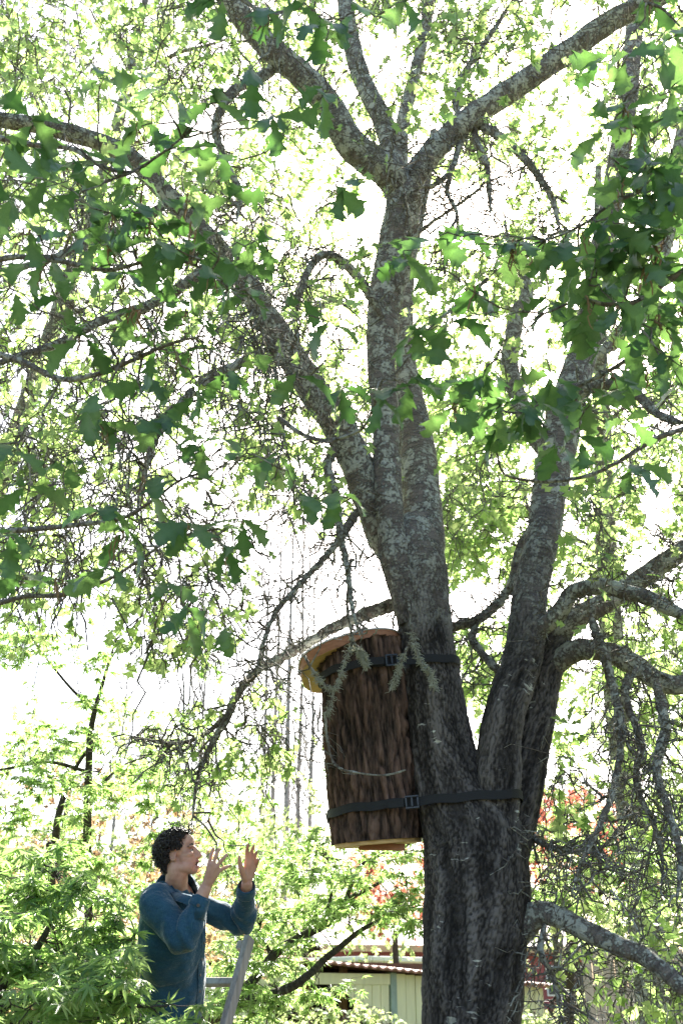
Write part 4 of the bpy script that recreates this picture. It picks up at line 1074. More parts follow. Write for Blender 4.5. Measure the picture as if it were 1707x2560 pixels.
# big one at the left: two slender stems and a high layered crown
bl = PD(225, 2700, 9.0); bl = np.array([bl[0], bl[1], -.05])
t_left = np.vstack([region(46, -60, 420, 1590, 1800, 7.5, 9.5), region(60, -60, 470, 1760, 2000, 7.2, 9.5), region(60, -80, 420, 1960, 2250, 7.0, 9.0), region(24, -80, 130, 1340, 1620, 7.5, 9.5), region(18, 380, 640, 1900, 2120, 7.5, 9.5), region(12, 520, 760, 2080, 2300, 7.8, 9.5), region(12, 380, 560, 1640, 1900, 7.5, 9)])
maple('tall Japanese maple with slender lichened stems and bright layered foliage left of the man', (bl[0], bl[1], -.05),
      [[[bl[0], bl[1], -.05, .07], [bl[0], bl[1], .9, .055], L(222, 2210, 8.7, 24), L(219, 2110, 8.6, 22), L(222, 1930, 8.6, 19), L(230, 1812, 8.6, 15), L(260, 1700, 8.6, 9), L(290, 1600, 8.5, 5)],
       [[bl[0] - .1, bl[1], .5, .05], L(127, 2185, 8.4, 22), L(138, 2108, 8.4, 20), L(152, 2016, 8.4, 16), L(190, 1920, 8.5, 10), L(240, 1850, 8.5, 6)],
       [L(222, 1930, 8.6, 10), L(120, 1905, 8.3, 8), L(0, 1925, 8.0, 6), L(-80, 1930, 7.9, 4)],
       [L(222, 2000, 8.6, 10), L(300, 1920, 8.5, 7), L(400, 1880, 8.5, 5)],
       [L(240, 1780, 8.6, 10), L(160, 1700, 8.6, 7), L(60, 1560, 8.6, 5), L(30, 1450, 8.6, 3)]],
      t_left, 5, 7, (.055, .1), near=300)
# low one at the near left, sprays of large leaves before the man's hip
bn = np.array([*PD(-150, 2560, 4.6)[:2], -.05])
t_near = np.vstack([region(34, -60, 300, 2240, 2420, 3.9, 5.2), region(44, -60, 340, 2380, 2600, 3.6, 4.8), region(9, 180, 360, 2480, 2620, 3.7, 4.3), region(14, -60, 200, 2120, 2260, 4.4, 5.4),
                    np.array([PD(350, 2385, 4.3), PD(330, 2350, 4.3), PD(375, 2400, 4.2), PD(430, 2500, 4.1), PD(400, 2520, 4.1), PD(460, 2515, 4.15), PD(410, 2555, 4.1), PD(340, 2470, 4.1), PD(300, 2440, 4.0)])])
maple('low Japanese maple spreading large star-shaped leaves before the man', bn,
      [[[bn[0], bn[1], -.05, .05], [bn[0] + .1, bn[1], .6, .04], L(-20, 2520, 4.6, 34), L(51, 2435, 4.6, 24), L(107, 2348, 4.6, 17), L(140, 2280, 4.7, 10), L(170, 2220, 4.8, 5)],
       [L(-40, 2540, 4.6, 26), L(60, 2500, 4.4, 18), L(170, 2470, 4.3, 12), L(290, 2440, 4.2, 7), L(350, 2400, 4.2, 4)],
       [L(-40, 2560, 4.6, 24), L(80, 2560, 4.3, 15), L(220, 2550, 4.2, 10), L(330, 2520, 4.1, 6), L(420, 2515, 4.1, 4)]],
      t_near, 5, 6, (.06, .095), near=300)
# right of the oak trunk
br_ = np.array([*PD(1420, 2600, 8.5)[:2], -.05])
t_r = np.vstack([region(40, 1320, 1700, 2080, 2250, 7.0, 9.0), region(16, 1330, 1480, 2200, 2300, 7, 8.5), region(16, 1600, 1760, 2150, 2300, 7, 9)])
maple('Japanese maple with layered green sprays right of the oak trunk', br_,
      [[[*br_, .06], [br_[0], br_[1], 1.2, .05], L(1430, 2300, 8.2, 22), L(1440, 2220, 8.0, 16), L(1470, 2160, 7.9, 10), L(1500, 2100, 7.9, 5)],
       [L(1430, 2290, 8.2, 14), L(1520, 2220, 8.0, 10), L(1620, 2180, 7.8, 6), L(1720, 2170, 7.6, 4)],
       [L(1432, 2280, 8.2, 12), L(1390, 2220, 7.8, 8), L(1350, 2200, 7.6, 5)]],
      t_r, 5, 7, (.05, .085), near=300)
# ================================================================== log hive strapped to the oak
M_STRAP = simple('black_webbing', (0.009, 0.0095, 0.011), .65, .3, 60, .4, (1, 1, 4))
M_BUCKLE = simple('dark_metal_buckle', (0.05, 0.055, 0.065), .4, .2, 20, .1, spec=.6, metal=.6)
M_BOARD = simple('fresh_pine_board', (0.52, 0.33, 0.13), .6, .25, 5, .15, (1.2, 9, 9))
M_LIDRIM = simple('cedar_lid_edge', (0.34, 0.15, 0.075), .65, .3, 8, .25, (2, 2, 9))
M_LIDLIT = simple('sunlit_lid_top', (0.62, 0.61, 0.6), .45, .1)  # white of the lid's sunlit top, painted as a pale colour
def redbark():
    m, nt, out = mat('fissured_log_bark'); n = N(nt)
    at_ = n('Attribute', attribute_name='bk')
    w = n('TexNoise', {'Vector': at_.outputs['Vector'], 'Scale': 9.0, 'Detail': 4.0})
    wv = n('VectorMath', {0: w.outputs['Color'], 1: (.07, .07, .2)}, operation='MULTIPLY'); wv = n('VectorMath', {0: at_.outputs['Vector'], 1: wv.outputs[0]}, operation='ADD')
    a = n('TexNoise', {'Vector': n('Mapping', {'Vector': wv.outputs[0], 'Scale': (34, 34, 3.2)}).outputs[0], 'Scale': 1.0, 'Detail': 9.0, 'Roughness': .7})
    f = n('TexNoise', {'Vector': n('Mapping', {'Vector': at_.outputs['Vector'], 'Scale': (110, 110, 16)}).outputs[0], 'Scale': 1.0, 'Detail': 6.0, 'Roughness': .7})
    hgt = n('Attribute', attribute_name='ridge')
    s = n('Math', {0: a.outputs[0], 1: .6, 2: hgt.outputs['Fac']}, operation='MULTIPLY_ADD')
    s = n('Math', {0: s.outputs[0], 1: -.19}, operation='ADD')
    c = n.ramp(s.outputs[0], [(.3, (0.014, 0.009, 0.007)), (.45, (0.07, 0.042, 0.031)), (.6, (0.17, 0.10, 0.072)), (.85, (0.32, 0.20, 0.15))])
    c = n.mix(n.ramp(f.outputs[0], [(.42, g3(0)), (.7, g3(.5))]), c, (0.24, 0.17, 0.13))
    h = n('Math', {0: f.outputs[0], 1: .4, 2: a.outputs[0]}, operation='MULTIPLY_ADD')
    b = n('Bump', {'Height': h.outputs[0], 'Strength': 1.0, 'Distance': .03})
    p = n('BsdfPrincipled', {'Base Color': c, 'Roughness': .9, 'Specular IOR Level': .2, 'Normal': b.outputs[0]})
    nt.links.new(p.outputs[0], out.inputs[0]); return m
M_HIVE = redbark()
YH = 5.74
hb, ht = PY(945, 2104, YH), PY(909, 1655, YH - .09)
hr0, hr1 = 115 * depth(hb) / F, 107 * depth(ht) / F
hive = empty('log_hive', hb, 'upright log beehive with dark fissured bark and a slanting wooden lid', 'beehive')
ax = unit(ht - hb); HLn = np.linalg.norm(ht - hb)
lid_c = PY(880, 1655, YH - .02)
lu = unit(np.array([math.cos(R(16)), 0, math.sin(R(16))])); lv0 = np.array([0, -math.cos(R(9)), math.sin(R(9))])
lv = unit(lv0 - lu * lv0.dot(lu)); ln_ = np.cross(lv, lu); ln_ = ln_ if ln_[2] > 0 else -ln_
ns, nr = 270, 150
hu_ = unit(np.array([1.0, 0, 0]) - ax * ax[0]); hv_ = np.cross(ax, hu_)
th = np.linspace(0, 2 * np.pi, ns, endpoint=False)
Vh, Bh, Rh = [], [], []
for j in range(nr + 1):
    t = j / nr; c = hb + ax * HLn * t * 1.18; rr = hr0 + (hr1 - hr0) * t
    for i in range(ns):
        x, y = math.cos(th[i]), math.sin(th[i])
        z = t * HLn
        wob = .09 * mnoise.noise(Vector((x * 1.5, y * 1.5, z * 2.4)))
        q = Vector(((x + wob) * 3.0, (y - wob) * 3.0, z * .9))
        rd_ = 1 - abs(mnoise.noise(q * 1.6)) * 2.0
        rd2 = 1 - abs(mnoise.noise(q * 3.7 + Vector((7, 3, 1)))) * 2.0
        vq = Vector((x * rr * 24 + 2 * wob + 1.2 * z, y * rr * 24 - 2 * wob, z * 3.6)) + mnoise.noise_vector(Vector((x * 4, y * 4, z * 6))) * .55
        dv = mnoise.voronoi(vq)[0]; ck_ = min(1.0, (dv[1] - dv[0]) * 2.6)
        dv = mnoise.voronoi(vq * 2.3 + Vector((5, 1, 2)))[0]; ck2 = min(1.0, (dv[1] - dv[0]) * 3.0)
        g_ = mnoise.noise(Vector((x * rr * 30, y * rr * 30, z * 5)))
        h = -(.62 * (ck_ - .55) + .3 * (ck2 - .6) + .45 * g_)
        k = rr * (1 + .02 * mnoise.noise(Vector((x, y, z)) * 1.3)) - .030 * h + .004 * mnoise.noise(q * 9)
        p = c + (hu_ * x + hv_ * y) * k
        if t > .6:                                         # the head of the log is cut to the slope of the lid
            top = lid_c[2] - .036 - (ln_[0] * (p[0] - lid_c[0]) + ln_[1] * (p[1] - lid_c[1])) / ln_[2]
            p[2] = min(p[2], top)
        Vh.append(p); Bh.append((rr * x, rr * y, z)); Rh.append(.36 - .42 * h)
i = np.arange(ns); i2 = (i + 1) % ns
Qh = np.vstack([np.stack([j * ns + i, j * ns + i2, (j + 1) * ns + i2, (j + 1) * ns + i], 1) for j in range(nr)])
link('log', mesh('log', Vh, [Qh], M_HIVE, True, {'bk': ('FLOAT_VECTOR', 'POINT', Bh), 'ridge': ('FLOAT', 'POINT', Rh)}), None, hive)
def disc(name, c, u, v, n_, r, thick, m, parent, rim=None, seg=64, wob=.0, sq=2.0):
    u, v, n_ = map(np.array, (u, v, n_)); V = []
    for s_ in (-.5, .5):
        for k in range(seg):
            a = 2 * np.pi * k / seg; f = (abs(math.cos(a)) ** sq + abs(math.sin(a)) ** sq) ** (-1 / sq) * (1 + wob * mnoise.noise(Vector((math.cos(a) * 2, math.sin(a) * 2, 3))))
            V.append(np.array(c) + (u * math.cos(a) * r[0] + v * math.sin(a) * r[1]) * f + n_ * s_ * thick)
    me = bpy.data.meshes.new(name)
    k = np.arange(seg); k2 = (k + 1) % seg
    faces = [list(range(seg))[::-1], list(range(seg, 2 * seg))] + [[int(a), int(b), int(b) + seg, int(a) + seg] for a, b in zip(k, k2)]
    me.from_pydata([tuple(p) for p in V], [], faces)
    me.materials.append(m)
    if rim is not None:
        me.materials.append(rim)
        for f in me.polygons[2:]: f.material_index = 1
    me.update()
    return link(name, me, None, parent)
lid = disc('lid', lid_c, lu, lv, ln_, (.315, .30), .058, M_BOARD, hive, M_LIDRIM, 72, .03, 2.5)
disc('lit_lid_top', lid_c + ln_ * .034, lu, lv, ln_, (.322, .306), .008, M_LIDLIT, hive, None, 72, .03, 2.5)  # thin pale disc added to paint the lid's top as sunlit
fl = disc('floor_board', hb - ax * .008, hu_, hv_, ax, (hr0 * .95, hr0 * .95), .022, M_BOARD, hive, M_BOARD, 48)
fm = frame_z(hb + np.array([-.02, -hr0 * .45, -.047]), (1.0, -.12, -.03))
o = box('floor_batten', (-.09, -.018, -.012), (.16, .018, .022), M_LIDRIM, hive, fm, .003)

# ------------------------------------------------------------------ two webbing straps round hive and stem
def circle_at(P, r, z):
    k = int(np.argmin(np.abs(P[:, 2] - z))); return P[k, :2], r[k]
def hull2(pts):
    pts = sorted(map(tuple, pts)); cr = lambda o, a, b: (a[0] - o[0]) * (b[1] - o[1]) - (a[1] - o[1]) * (b[0] - o[0])
    lo, up = [], []
    for p in pts:
        while len(lo) >= 2 and cr(lo[-2], lo[-1], p) <= 0: lo.pop()
        lo.append(p)
    for p in reversed(pts):
        while len(up) >= 2 and cr(up[-2], up[-1], p) <= 0: up.pop()
        up.append(p)
    return np.array(lo[:-1] + up[:-1])
main_P, main_r = rows[:, :3], rows[:, 3]
def strap(pl, pr, circ, label, buckle_px):
    zl, zr = PY(*pl, YH)[2], PY(*pr, 5.5)[2]; xl, xr = PY(*pl, YH)[0], PY(*pr, 5.5)[0]
    zc = (zl + zr) / 2
    pts = []
    for (c, r) in circ(zc):
        for a in np.linspace(0, 2 * np.pi, 60, endpoint=False): pts.append(c + (r + .011) * np.array([math.cos(a), math.sin(a)]))
    H = hull2(pts)
    # resample the loop evenly
    Hc = np.vstack([H, H[:1]]); Ls = np.concatenate([[0], np.cumsum(np.linalg.norm(np.diff(Hc, axis=0), axis=1))])
    n = 150; t = np.linspace(0, Ls[-1], n, endpoint=False)
    X = np.stack([np.interp(t, Ls, Hc[:, 0]), np.interp(t, Ls, Hc[:, 1])], 1)
    Z = zl + (zr - zl) * (X[:, 0] - xl) / (xr - xl) + .004 * np.sin(np.arange(n) * .5)
    tn = unit(np.roll(X, -1, 0) - np.roll(X, 1, 0)); nm = np.stack([tn[:, 1], -tn[:, 0]], 1)
    V = []
    for o_, dz in ((0, -.023), (0, .023), (.0035, .023), (.0035, -.023)):
        V.append(np.column_stack([X + nm * o_, Z + dz]))
    V = np.vstack(V); k = np.arange(n); k2 = (k + 1) % n
    Q = np.vstack([np.stack([a * n + k, a * n + k2, b * n + k2, b * n + k], 1) for a, b in ((0, 1), (1, 2), (2, 3), (3, 0))])
    root = empty('strap', (X[:, 0].mean(), X[:, 1].mean(), zc), label, 'strap', 'webbing straps holding the log hive')
    link('webbing', mesh('webbing', V, [Q], M_STRAP, False), None, root)
    # buckle on the camera side
    bx = PY(*buckle_px, 5.55)[0]
    cand = np.where(nm[:, 1] < -.3)[0]; b = cand[np.argmin(np.abs(X[cand, 0] - bx))]
    bc = np.array([*(X[b] + nm[b] * .012), Z[b]]); BM = frame_z(bc, np.array([*tn[b], (zr - zl) / (xr - xl) * tn[b][0]]))
    bm = bmesh.new()
    for lo, hi in (((-.036, -.008, .024), (.036, .008, .034)), ((-.036, -.008, -.034), (.036, .008, -.024)), ((-.036, -.008, -.0238), (-.026, .008, .0238)), ((.026, -.008, -.0238), (.036, .008, .0238)), ((-.005, -.011, -.0238), (.005, .004, .0238))):
        add_box(bm, lo, hi, BM, .002)
    link('buckle', bm_mesh('buckle', bm, M_BUCKLE), None, root)
    bm = bmesh.new(); add_box(bm, (-.13, -.007, -.0225), (-.042, .004, .0225), BM, .002)
    link('tensioner', bm_mesh('tensioner', bm, M_STRAP), None, root)
hive_P = np.array([hb + ax * HLn * t for t in np.linspace(0, 1.1, 40)]); hive_R = np.linspace(hr0, hr1, 40) * 1.02
strap((804, 1712), (1138, 1650), lambda z: [circle_at(hive_P, hive_R, z), circle_at(main_P, main_r, z)], 'upper black webbing strap holding the hive just under its lid', (975, 1680))
strap((830, 2042), (1262, 1996), lambda z: [circle_at(hive_P, hive_R, z), circle_at(main_P, main_r, z), circle_at(P1, r1, z)], 'lower black webbing strap round the hive near its base', (1026, 2006))
# dead twigs and lichen hanging before the hive
dt = []
for pts, Y in ((([(872, 1440), (868, 1520), (880, 1600), (866, 1640), (850, 1690), (836, 1720)]), 5.2), (([(880, 1600), (905, 1635), (918, 1668)]), 5.2), (([(1020, 1500), (1030, 1580), (1050, 1650), (1080, 1690), (1082, 1740)]), 5.25), (([(1030, 1590), (1004, 1650), (988, 1700), (974, 1726)]), 5.25),
               (([(812, 1790), (822, 1870), (838, 1912), (880, 1930), (960, 1938), (1014, 1925)]), 5.3), (([(836, 1720), (826, 1760), (812, 1790)]), 5.25), (([(760, 1640), (790, 1690), (820, 1716), (850, 1720)]), 5.2)):
    P = spline([PY(x, y, Y) for x, y in pts], 6); i = np.linspace(0, len(P) - 1, 24); P = np.stack([np.interp(i, np.arange(len(P)), P[:, k]) for k in range(3)], 1)
    dt.append(P)
dt = np.array(dt); dr = np.repeat(np.linspace(.008, .004, 24)[None], len(dt), 0)
link('dead_twigs', twig_mesh('dead_twigs', dt, dr, M_TWIG, 7, .3), None, oak, 'stuff')
lpts = np.concatenate([dt[k][rng.integers(6, 22, c)] for k, c in ((0, 30), (1, 60), (2, 70), (3, 30), (6, 25), (5, 12))])
tufts(lpts, 7, (.015, .04), M_LICHEN, oak)
# ================================================================== wooden ladder
M_LADDER = simple('weathered_ladder_wood', (0.33, 0.29, 0.27), .8, .4, 5, .3, (9, 9, .8))
def zoompx(x, y): return 320 + x / 3.92, 2050 + y / 3.92
def J(x, y, D):                      # a joint seen in the enlarged crop of the man, at camera depth D
    return PD(*zoompx(x, y), D)
DM = 4.95
top_r = PD(624, 2344, 5.30); rung = unit(np.array([-.9, .43, 0])); nrm = np.array([.43, .9, 0])
rail_dir = unit(np.array([nrm[0] * .50, nrm[1] * .50, 1.0]))
base_r = top_r - rail_dir * (top_r[2] / rail_dir[2]); Lr = np.linalg.norm(top_r - base_r)
LW = .44
ladder = empty('ladder', base_r, 'weathered wooden ladder that the man stands on', 'ladder')
LMx = Matrix(((*rung,), (*np.cross(rail_dir, rung),), (*rail_dir,))).transposed().to_4x4()
LMx.translation = Vector(base_r)
for s in (0, LW):
    box('rail', (s - .017, -.033, 0), (s + .017, .033, Lr), M_LADDER, ladder, LMx, .003)
zs = [top_r[2] - .215 - .29 * k for k in range(9)]
zs = [z for z in zs if z > .2]
rung_h = []
for z in zs:
    l = z / rail_dir[2]
    box('rung', (.018, -.022, l - .017), (LW - .018, .02, l + .017), M_LADDER, ladder, LMx, .003)
    rung_h.append((z, base_r + rail_dir * l + rung * LW * .5))
box('top_block', (.019, -.03, Lr - .075), (.05, .03, Lr - .03), M_LADDER, ladder, LMx, .003)

# ================================================================== the man
def skin():
    m, nt, out = mat('skin'); n = N(nt)
    tc = n('TexCoord')
    a = n('TexNoise', {'Vector': tc.outputs['Object'], 'Scale': 24.0, 'Detail': 5.0})
    c = n.ramp(a.outputs[0], [(.3, (0.40, 0.185, 0.125)), (.5, (0.50, 0.265, 0.185)), (.72, (0.55, 0.32, 0.235))])
    f = n('TexNoise', {'Vector': tc.outputs['Object'], 'Scale': 160.0, 'Detail': 3.0})
    b = n('Bump', {'Height': f.outputs[0], 'Strength': .25, 'Distance': .003})
    p = n('BsdfPrincipled', {'Base Color': c, 'Roughness': .5, 'Normal': b.outputs[0], 'Subsurface Weight': .12, 'Subsurface Radius': (.012, .005, .003)})
    nt.links.new(p.outputs[0], out.inputs[0]); return m
M_SKIN = skin()
M_LIP = simple('lip', (0.38, 0.15, 0.12), .45, .1)
M_MOUTH = simple('mouth_inside', (0.05, 0.015, 0.012), .6, .1)
M_EYE = simple('eye_dark', (0.03, 0.02, 0.015), .15, .1, spec=.6)
M_EYEW = simple('eye_white', (0.36, 0.32, 0.29), .3, .05)
M_HAIR = simple('dark_brown_hair', (0.022, 0.015, 0.011), .42, .5, 60, .1, spec=.5)
M_TROUSER = simple('dark_trousers', (0.035, 0.03, 0.027), .9, .25, 40, .3)
M_SHOE = simple('brown_boot', (0.07, 0.04, 0.025), .6, .2)
M_BUTTON = simple('button', (0.10, 0.075, 0.06), .35, .1)
def cord():
    m, nt, out = mat('blue_corduroy'); n = N(nt)
    tc = n('TexCoord')
    a = n('TexNoise', {'Vector': tc.outputs['Object'], 'Scale': 9.0, 'Detail': 6.0, 'Roughness': .65})
    f = n('TexNoise', {'Vector': n('Mapping', {'Vector': tc.outputs['Object'], 'Scale': (420, 420, 30)}).outputs[0], 'Scale': 1.0, 'Detail': 2.0})
    c = n.ramp(a.outputs[0], [(.3, (0.015, 0.052, 0.088)), (.7, (0.028, 0.082, 0.128))])
    c = n.mix(n.ramp(f.outputs[0], [(.45, g3(0)), (.75, g3(.45))]), c, (0.075, 0.15, 0.20))
    w = n('TexNoise', {'Vector': n('Mapping', {'Vector': tc.outputs['Object'], 'Scale': (9, 9, 16), 'Rotation': (.4, .5, 0)}).outputs[0], 'Scale': 1.0, 'Detail': 3.0, 'Roughness': .5})
    h = n('Math', {0: f.outputs[0], 1: .06, 2: w.outputs[0]}, operation='MULTIPLY_ADD')
    b = n('Bump', {'Height': h.outputs[0], 'Strength': .8, 'Distance': .035})
    p = n('BsdfPrincipled', {'Base Color': c, 'Roughness': .9, 'Specular IOR Level': .15, 'Sheen Weight': .35, 'Sheen Roughness': .4, 'Normal': b.outputs[0]})
    nt.links.new(p.outputs[0], out.inputs[0]); return m
M_SHIRT = cord()

def loft(bm, P, ru, rv=None, u0=None, seg=20, k=6, cap=True):
    """closed limb through points P with radii ru (across u) and rv (across w)"""
    P = np.asarray(P, float); ru = np.asarray(ru, float); rv = ru if rv is None else np.asarray(rv, float)
    S_ = spline(np.column_stack([P, ru, rv]), k) if len(P) > 2 else np.column_stack([P, ru, rv])
    P, ru, rv = S_[:, :3], S_[:, 3], S_[:, 4]
    T = unit(np.gradient(P, axis=0))
    if u0 is None:
        T, U, W = ptransport(P)
    else:
        U = unit(np.asarray(u0) - T * (T @ np.asarray(u0))[:, None]); W = np.cross(T, U)
    rings = []
    def ring(c, U_, W_, a, b): return [bm.verts.new(c + U_ * math.cos(t) * a + W_ * math.sin(t) * b) for t in np.linspace(0, 2 * np.pi, seg, endpoint=False)]
    if cap:
        for f, q in ((.0, .25), (.6, .8)):
            pass
    cs = []
    n = len(P)
    for h in (.35, .75): cs.append((P[0] - T[0] * min(ru[0], rv[0]) * math.sqrt(1 - h * h), U[0], W[0], ru[0] * h, rv[0] * h))
    for i in range(n): cs.append((P[i], U[i], W[i], ru[i], rv[i]))
    for h in (.75, .35): cs.append((P[-1] + T[-1] * min(ru[-1], rv[-1]) * math.sqrt(1 - h * h), U[-1], W[-1], ru[-1] * h, rv[-1] * h))
    if not cap: cs = cs[2:-2]
    rings = [ring(*c) for c in cs]
    for a, b in zip(rings[:-1], rings[1:]):
        for i in range(seg): bm.faces.new((a[i], a[(i + 1) % seg], b[(i + 1) % seg], b[i]))
    bm.faces.new(rings[0][::-1]); bm.faces.new(rings[-1])
def ell(bm, c, X, Y, Z, r):
    X, Y, Z = map(np.asarray, (X, Y, Z))
    M_ = Matrix(((X[0] * r[0], Y[0] * r[1], Z[0] * r[2], c[0]), (X[1] * r[0], Y[1] * r[1], Z[1] * r[2], c[1]), (X[2] * r[0], Y[2] * r[1], Z[2] * r[2], c[2]), (0, 0, 0, 1)))
    bmesh.ops.create_icosphere(bm, subdivisions=3, radius=1.0, matrix=M_)
def remesh(name, bm, voxel, smooth_it, m):
    me = bpy.data.meshes.new(name + '_raw'); bmesh.ops.recalc_face_normals(bm, faces=bm.faces[:]); bm.to_mesh(me); bm.free()
    o = bpy.data.objects.new(name + '_raw', me); C.objects.link(o)
    md = o.modifiers.new('r', 'REMESH'); md.mode = 'VOXEL'; md.voxel_size = voxel
    s_ = o.modifiers.new('s', 'SMOOTH'); s_.factor = .5; s_.iterations = smooth_it
    dg = bpy.context.evaluated_depsgraph_get()
    out = bpy.data.meshes.new_from_object(o.evaluated_get(dg)); out.name = name
    bpy.data.objects.remove(o); bpy.data.meshes.remove(me)
    out.materials.clear(); out.materials.append(m)
    out.polygons.foreach_set('use_smooth', np.ones(len(out.polygons), bool))
    return out
# ---- body axes
yaw = R(-22); fwd = np.array([math.cos(yaw), math.sin(yaw), 0]); lft = np.array([-fwd[1], fwd[0], 0]); upz = np.array([0, 0, 1.0])
# ---- head axes
hy, hp_ = R(-9), R(13)
hf0 = np.array([math.cos(hy), math.sin(hy), 0]); hl = np.array([-hf0[1], hf0[0], 0])
hf = hf0 * math.cos(hp_) + upz * math.sin(hp_); hu = np.cross(hf, hl)
hc = J(505, 330, DM)
HS = .93
def Hd(x, y, z): return hc + (hf * x + hl * y + hu * z) * HS
def hel(bm, c, r, tilt=None):
    ell(bm, Hd(*c), hf, hl, hu, np.array(r) * HS)
sh_n, el_n, wr_n = J(265, 810, 4.80), J(548, 1165, 4.66), J(765, 660, 4.74)
sh_f, el_f, wr_f = J(600, 830, 5.14), J(1120, 1010, 5.14), J(1165, 625, 4.98)
neck_b, chest, waist, hips = J(470, 700, DM), J(450, 950, DM), J(452, 1400, DM), J(425, 1850, DM)
pelvis = J(425, 1960, DM)
body = bmesh.new()
# skull and face
for c, r in [((-.012, 0, .032), (.096, .076, .088)), ((.036, 0, -.03), (.058, .06, .085)), ((.052, 0, .045), (.038, .058, .045)), ((.058, 0, -.098), (.03, .031, .024)),
             ((.075, .03, .014), (.018, .026, .010)), ((.075, -.03, .014), (.018, .026, .010)), ((.056, .043, -.024), (.032, .02, .019)), ((.056, -.043, -.024), (.032, .02, .019)),
             ((.018, .042, -.078), (.05, .02, .028)), ((.018, -.042, -.078), (.05, .02, .028)), ((.06, 0, -.06), (.034, .04, .03)),
             ((.091, 0, -.062), (.011, .022, .006)), ((.084, 0, -.089), (.012, .02, .0065)), ((.04, .03, -.08), (.036, .024, .03)), ((.04, -.03, -.08), (.036, .024, .03)),
             ((.096, .012, -.041), (.012, .009, .009)), ((.096, -.012, -.041), (.012, .009, .009))]:
    hel(body, c, r)
loft(body, [Hd(.080, 0, .018), Hd(.090, 0, -.004), Hd(.102, 0, -.024), Hd(.107, 0, -.036)], [.010, .0115, .013, .0125], seg=12)
for s in (-1, 1):   # ears: rim, lobe, bowl
    a = np.linspace(-2.5, 2.2, 9)
    loft(body, [Hd(-.014 - .019 * math.cos(t) * 1.0, s * (.079 + .006 * math.cos(t) * -1), -.008 + .031 * math.sin(t)) for t in -a], [.0058] * 9, seg=8, k=3)
    hel(body, (-.01, s * .075, -.008), (.017, .006, .027))
    hel(body, (-.004, s * .077, -.038), (.009, .005, .009))
# neck, torso, pelvis (under the clothes)
loft(body, [Hd(-.02, 0, -.03), Hd(-.03, 0, -.1), neck_b + upz * .01, neck_b - upz * .08], [.058, .055, .06, .09], [.056, .053, .06, .1], u0=fwd)
tors_c = [neck_b - upz * .05, chest + upz * .02, waist, hips, pelvis - upz * .05]
loft(body, tors_c, [.07, .105, .10, .11, .10], [.12, .15, .135, .15, .13], u0=fwd)
def arm(bm, sh, el, wr, ex=0.0, stop=None):
    pts = [sh, sh + (el - sh) * .5, el, el + (wr - el) * .35, wr]
    loft(bm, pts, [.055 + ex, .046 + ex, .040 + ex, .041 + ex, .028 + ex * .8])
arm(body, sh_n, el_n, wr_n); arm(body, sh_f, el_f, wr_f)
# hands
def hand(bm, wr, el, kn, fingers, thumb, palm_r=.0145):
    for k in kn: loft(bm, [wr, wr + (k - wr) * .5, k], [.022, .0165, .0115], seg=12)
    for a, b in zip(kn[:-1], kn[1:]): loft(bm, [wr + (a - wr) * .4, (a + b) / 2 * .55 + wr * .45, (a + b) / 2], [.016, .0155, .0105], seg=10)
    for f in fingers:
        f = [np.asarray(p) for p in f]
        mid_ = f[1] + (f[2] - f[1]) * .55 + (f[1] - f[0]) * .03
        loft(bm, [f[0], f[0] + (f[1] - f[0]) * .5, f[1], mid_, f[2]], [.0105, .0092, .0096, .0086, .0072], seg=12, k=4)
    loft(bm, [wr + (thumb[0] - wr) * .35, thumb[0], thumb[1], thumb[2]], [.018, .0165, .0115, .0088], seg=12, k=5)
n_kn = [J(800, 425, 4.755), J(838, 432, 4.745), J(872, 455, 4.74), J(893, 497, 4.745)]
n_pip = [J(812, 348, 4.77), J(862, 355, 4.755), J(922, 392, 4.75), J(948, 470, 4.755)]
n_tip = [J(838, 280, 4.795), J(893, 285, 4.785), J(968, 342, 4.775), J(1000, 447, 4.78)]
hand(body, wr_n, el_n, n_kn, list(zip(n_kn, n_pip, n_tip)), [J(800, 560, 4.79), J(835, 500, 4.815), J(880, 470, 4.83)])
f_kn = [J(1162, 382, 4.99), J(1203, 384, 4.995), J(1236, 405, 5.0), J(1256, 440, 5.005)]
f_pip = [J(1165, 308, 4.99), J(1212, 314, 4.99), J(1246, 355, 4.99), J(1268, 412, 4.99)]
f_tip = [J(1180, 236, 4.975), J(1234, 250, 4.975), J(1260, 312, 4.97), J(1276, 385, 4.97)]
hand(body, wr_f, el_f, f_kn, list(zip(f_kn, f_pip, f_tip)), [J(1118, 500, 4.95), J(1098, 430, 4.94), J(1091, 362, 4.94)])
# legs: the near one straight on a low rung, the far one bent with its foot on a higher rung
def rung_at(z): return min(rung_h, key=lambda r: abs(r[0] - z))
lowr = rung_at(pelvis[2] - .86); hir = rung_at(lowr[0] + .30)
foot_n = lowr[1] + rung * .07 - nrm * .05 + upz * .10; foot_f = hir[1] - rung * .10 - nrm * .05 + upz * .10
hip_n = pelvis - lft * .09 - upz * .03; hip_f = pelvis + lft * .09 - upz * .03
def knee(h, f, fw, l1=.43, l2=.43):
    d = f - h; L_ = np.linalg.norm(d); L_ = min(L_, l1 + l2 - .005); a = (l1 * l1 - l2 * l2 + L_ * L_) / (2 * L_); hgt = math.sqrt(max(l1 * l1 - a * a, 0))
    dn = unit(d); fw = unit(fw - dn * fw.dot(dn)); return h + dn * a + fw * hgt
kn_n, kn_f = knee(hip_n, foot_n, nrm * .6 + fwd * .6), knee(hip_f, foot_f, fwd + nrm * .2)
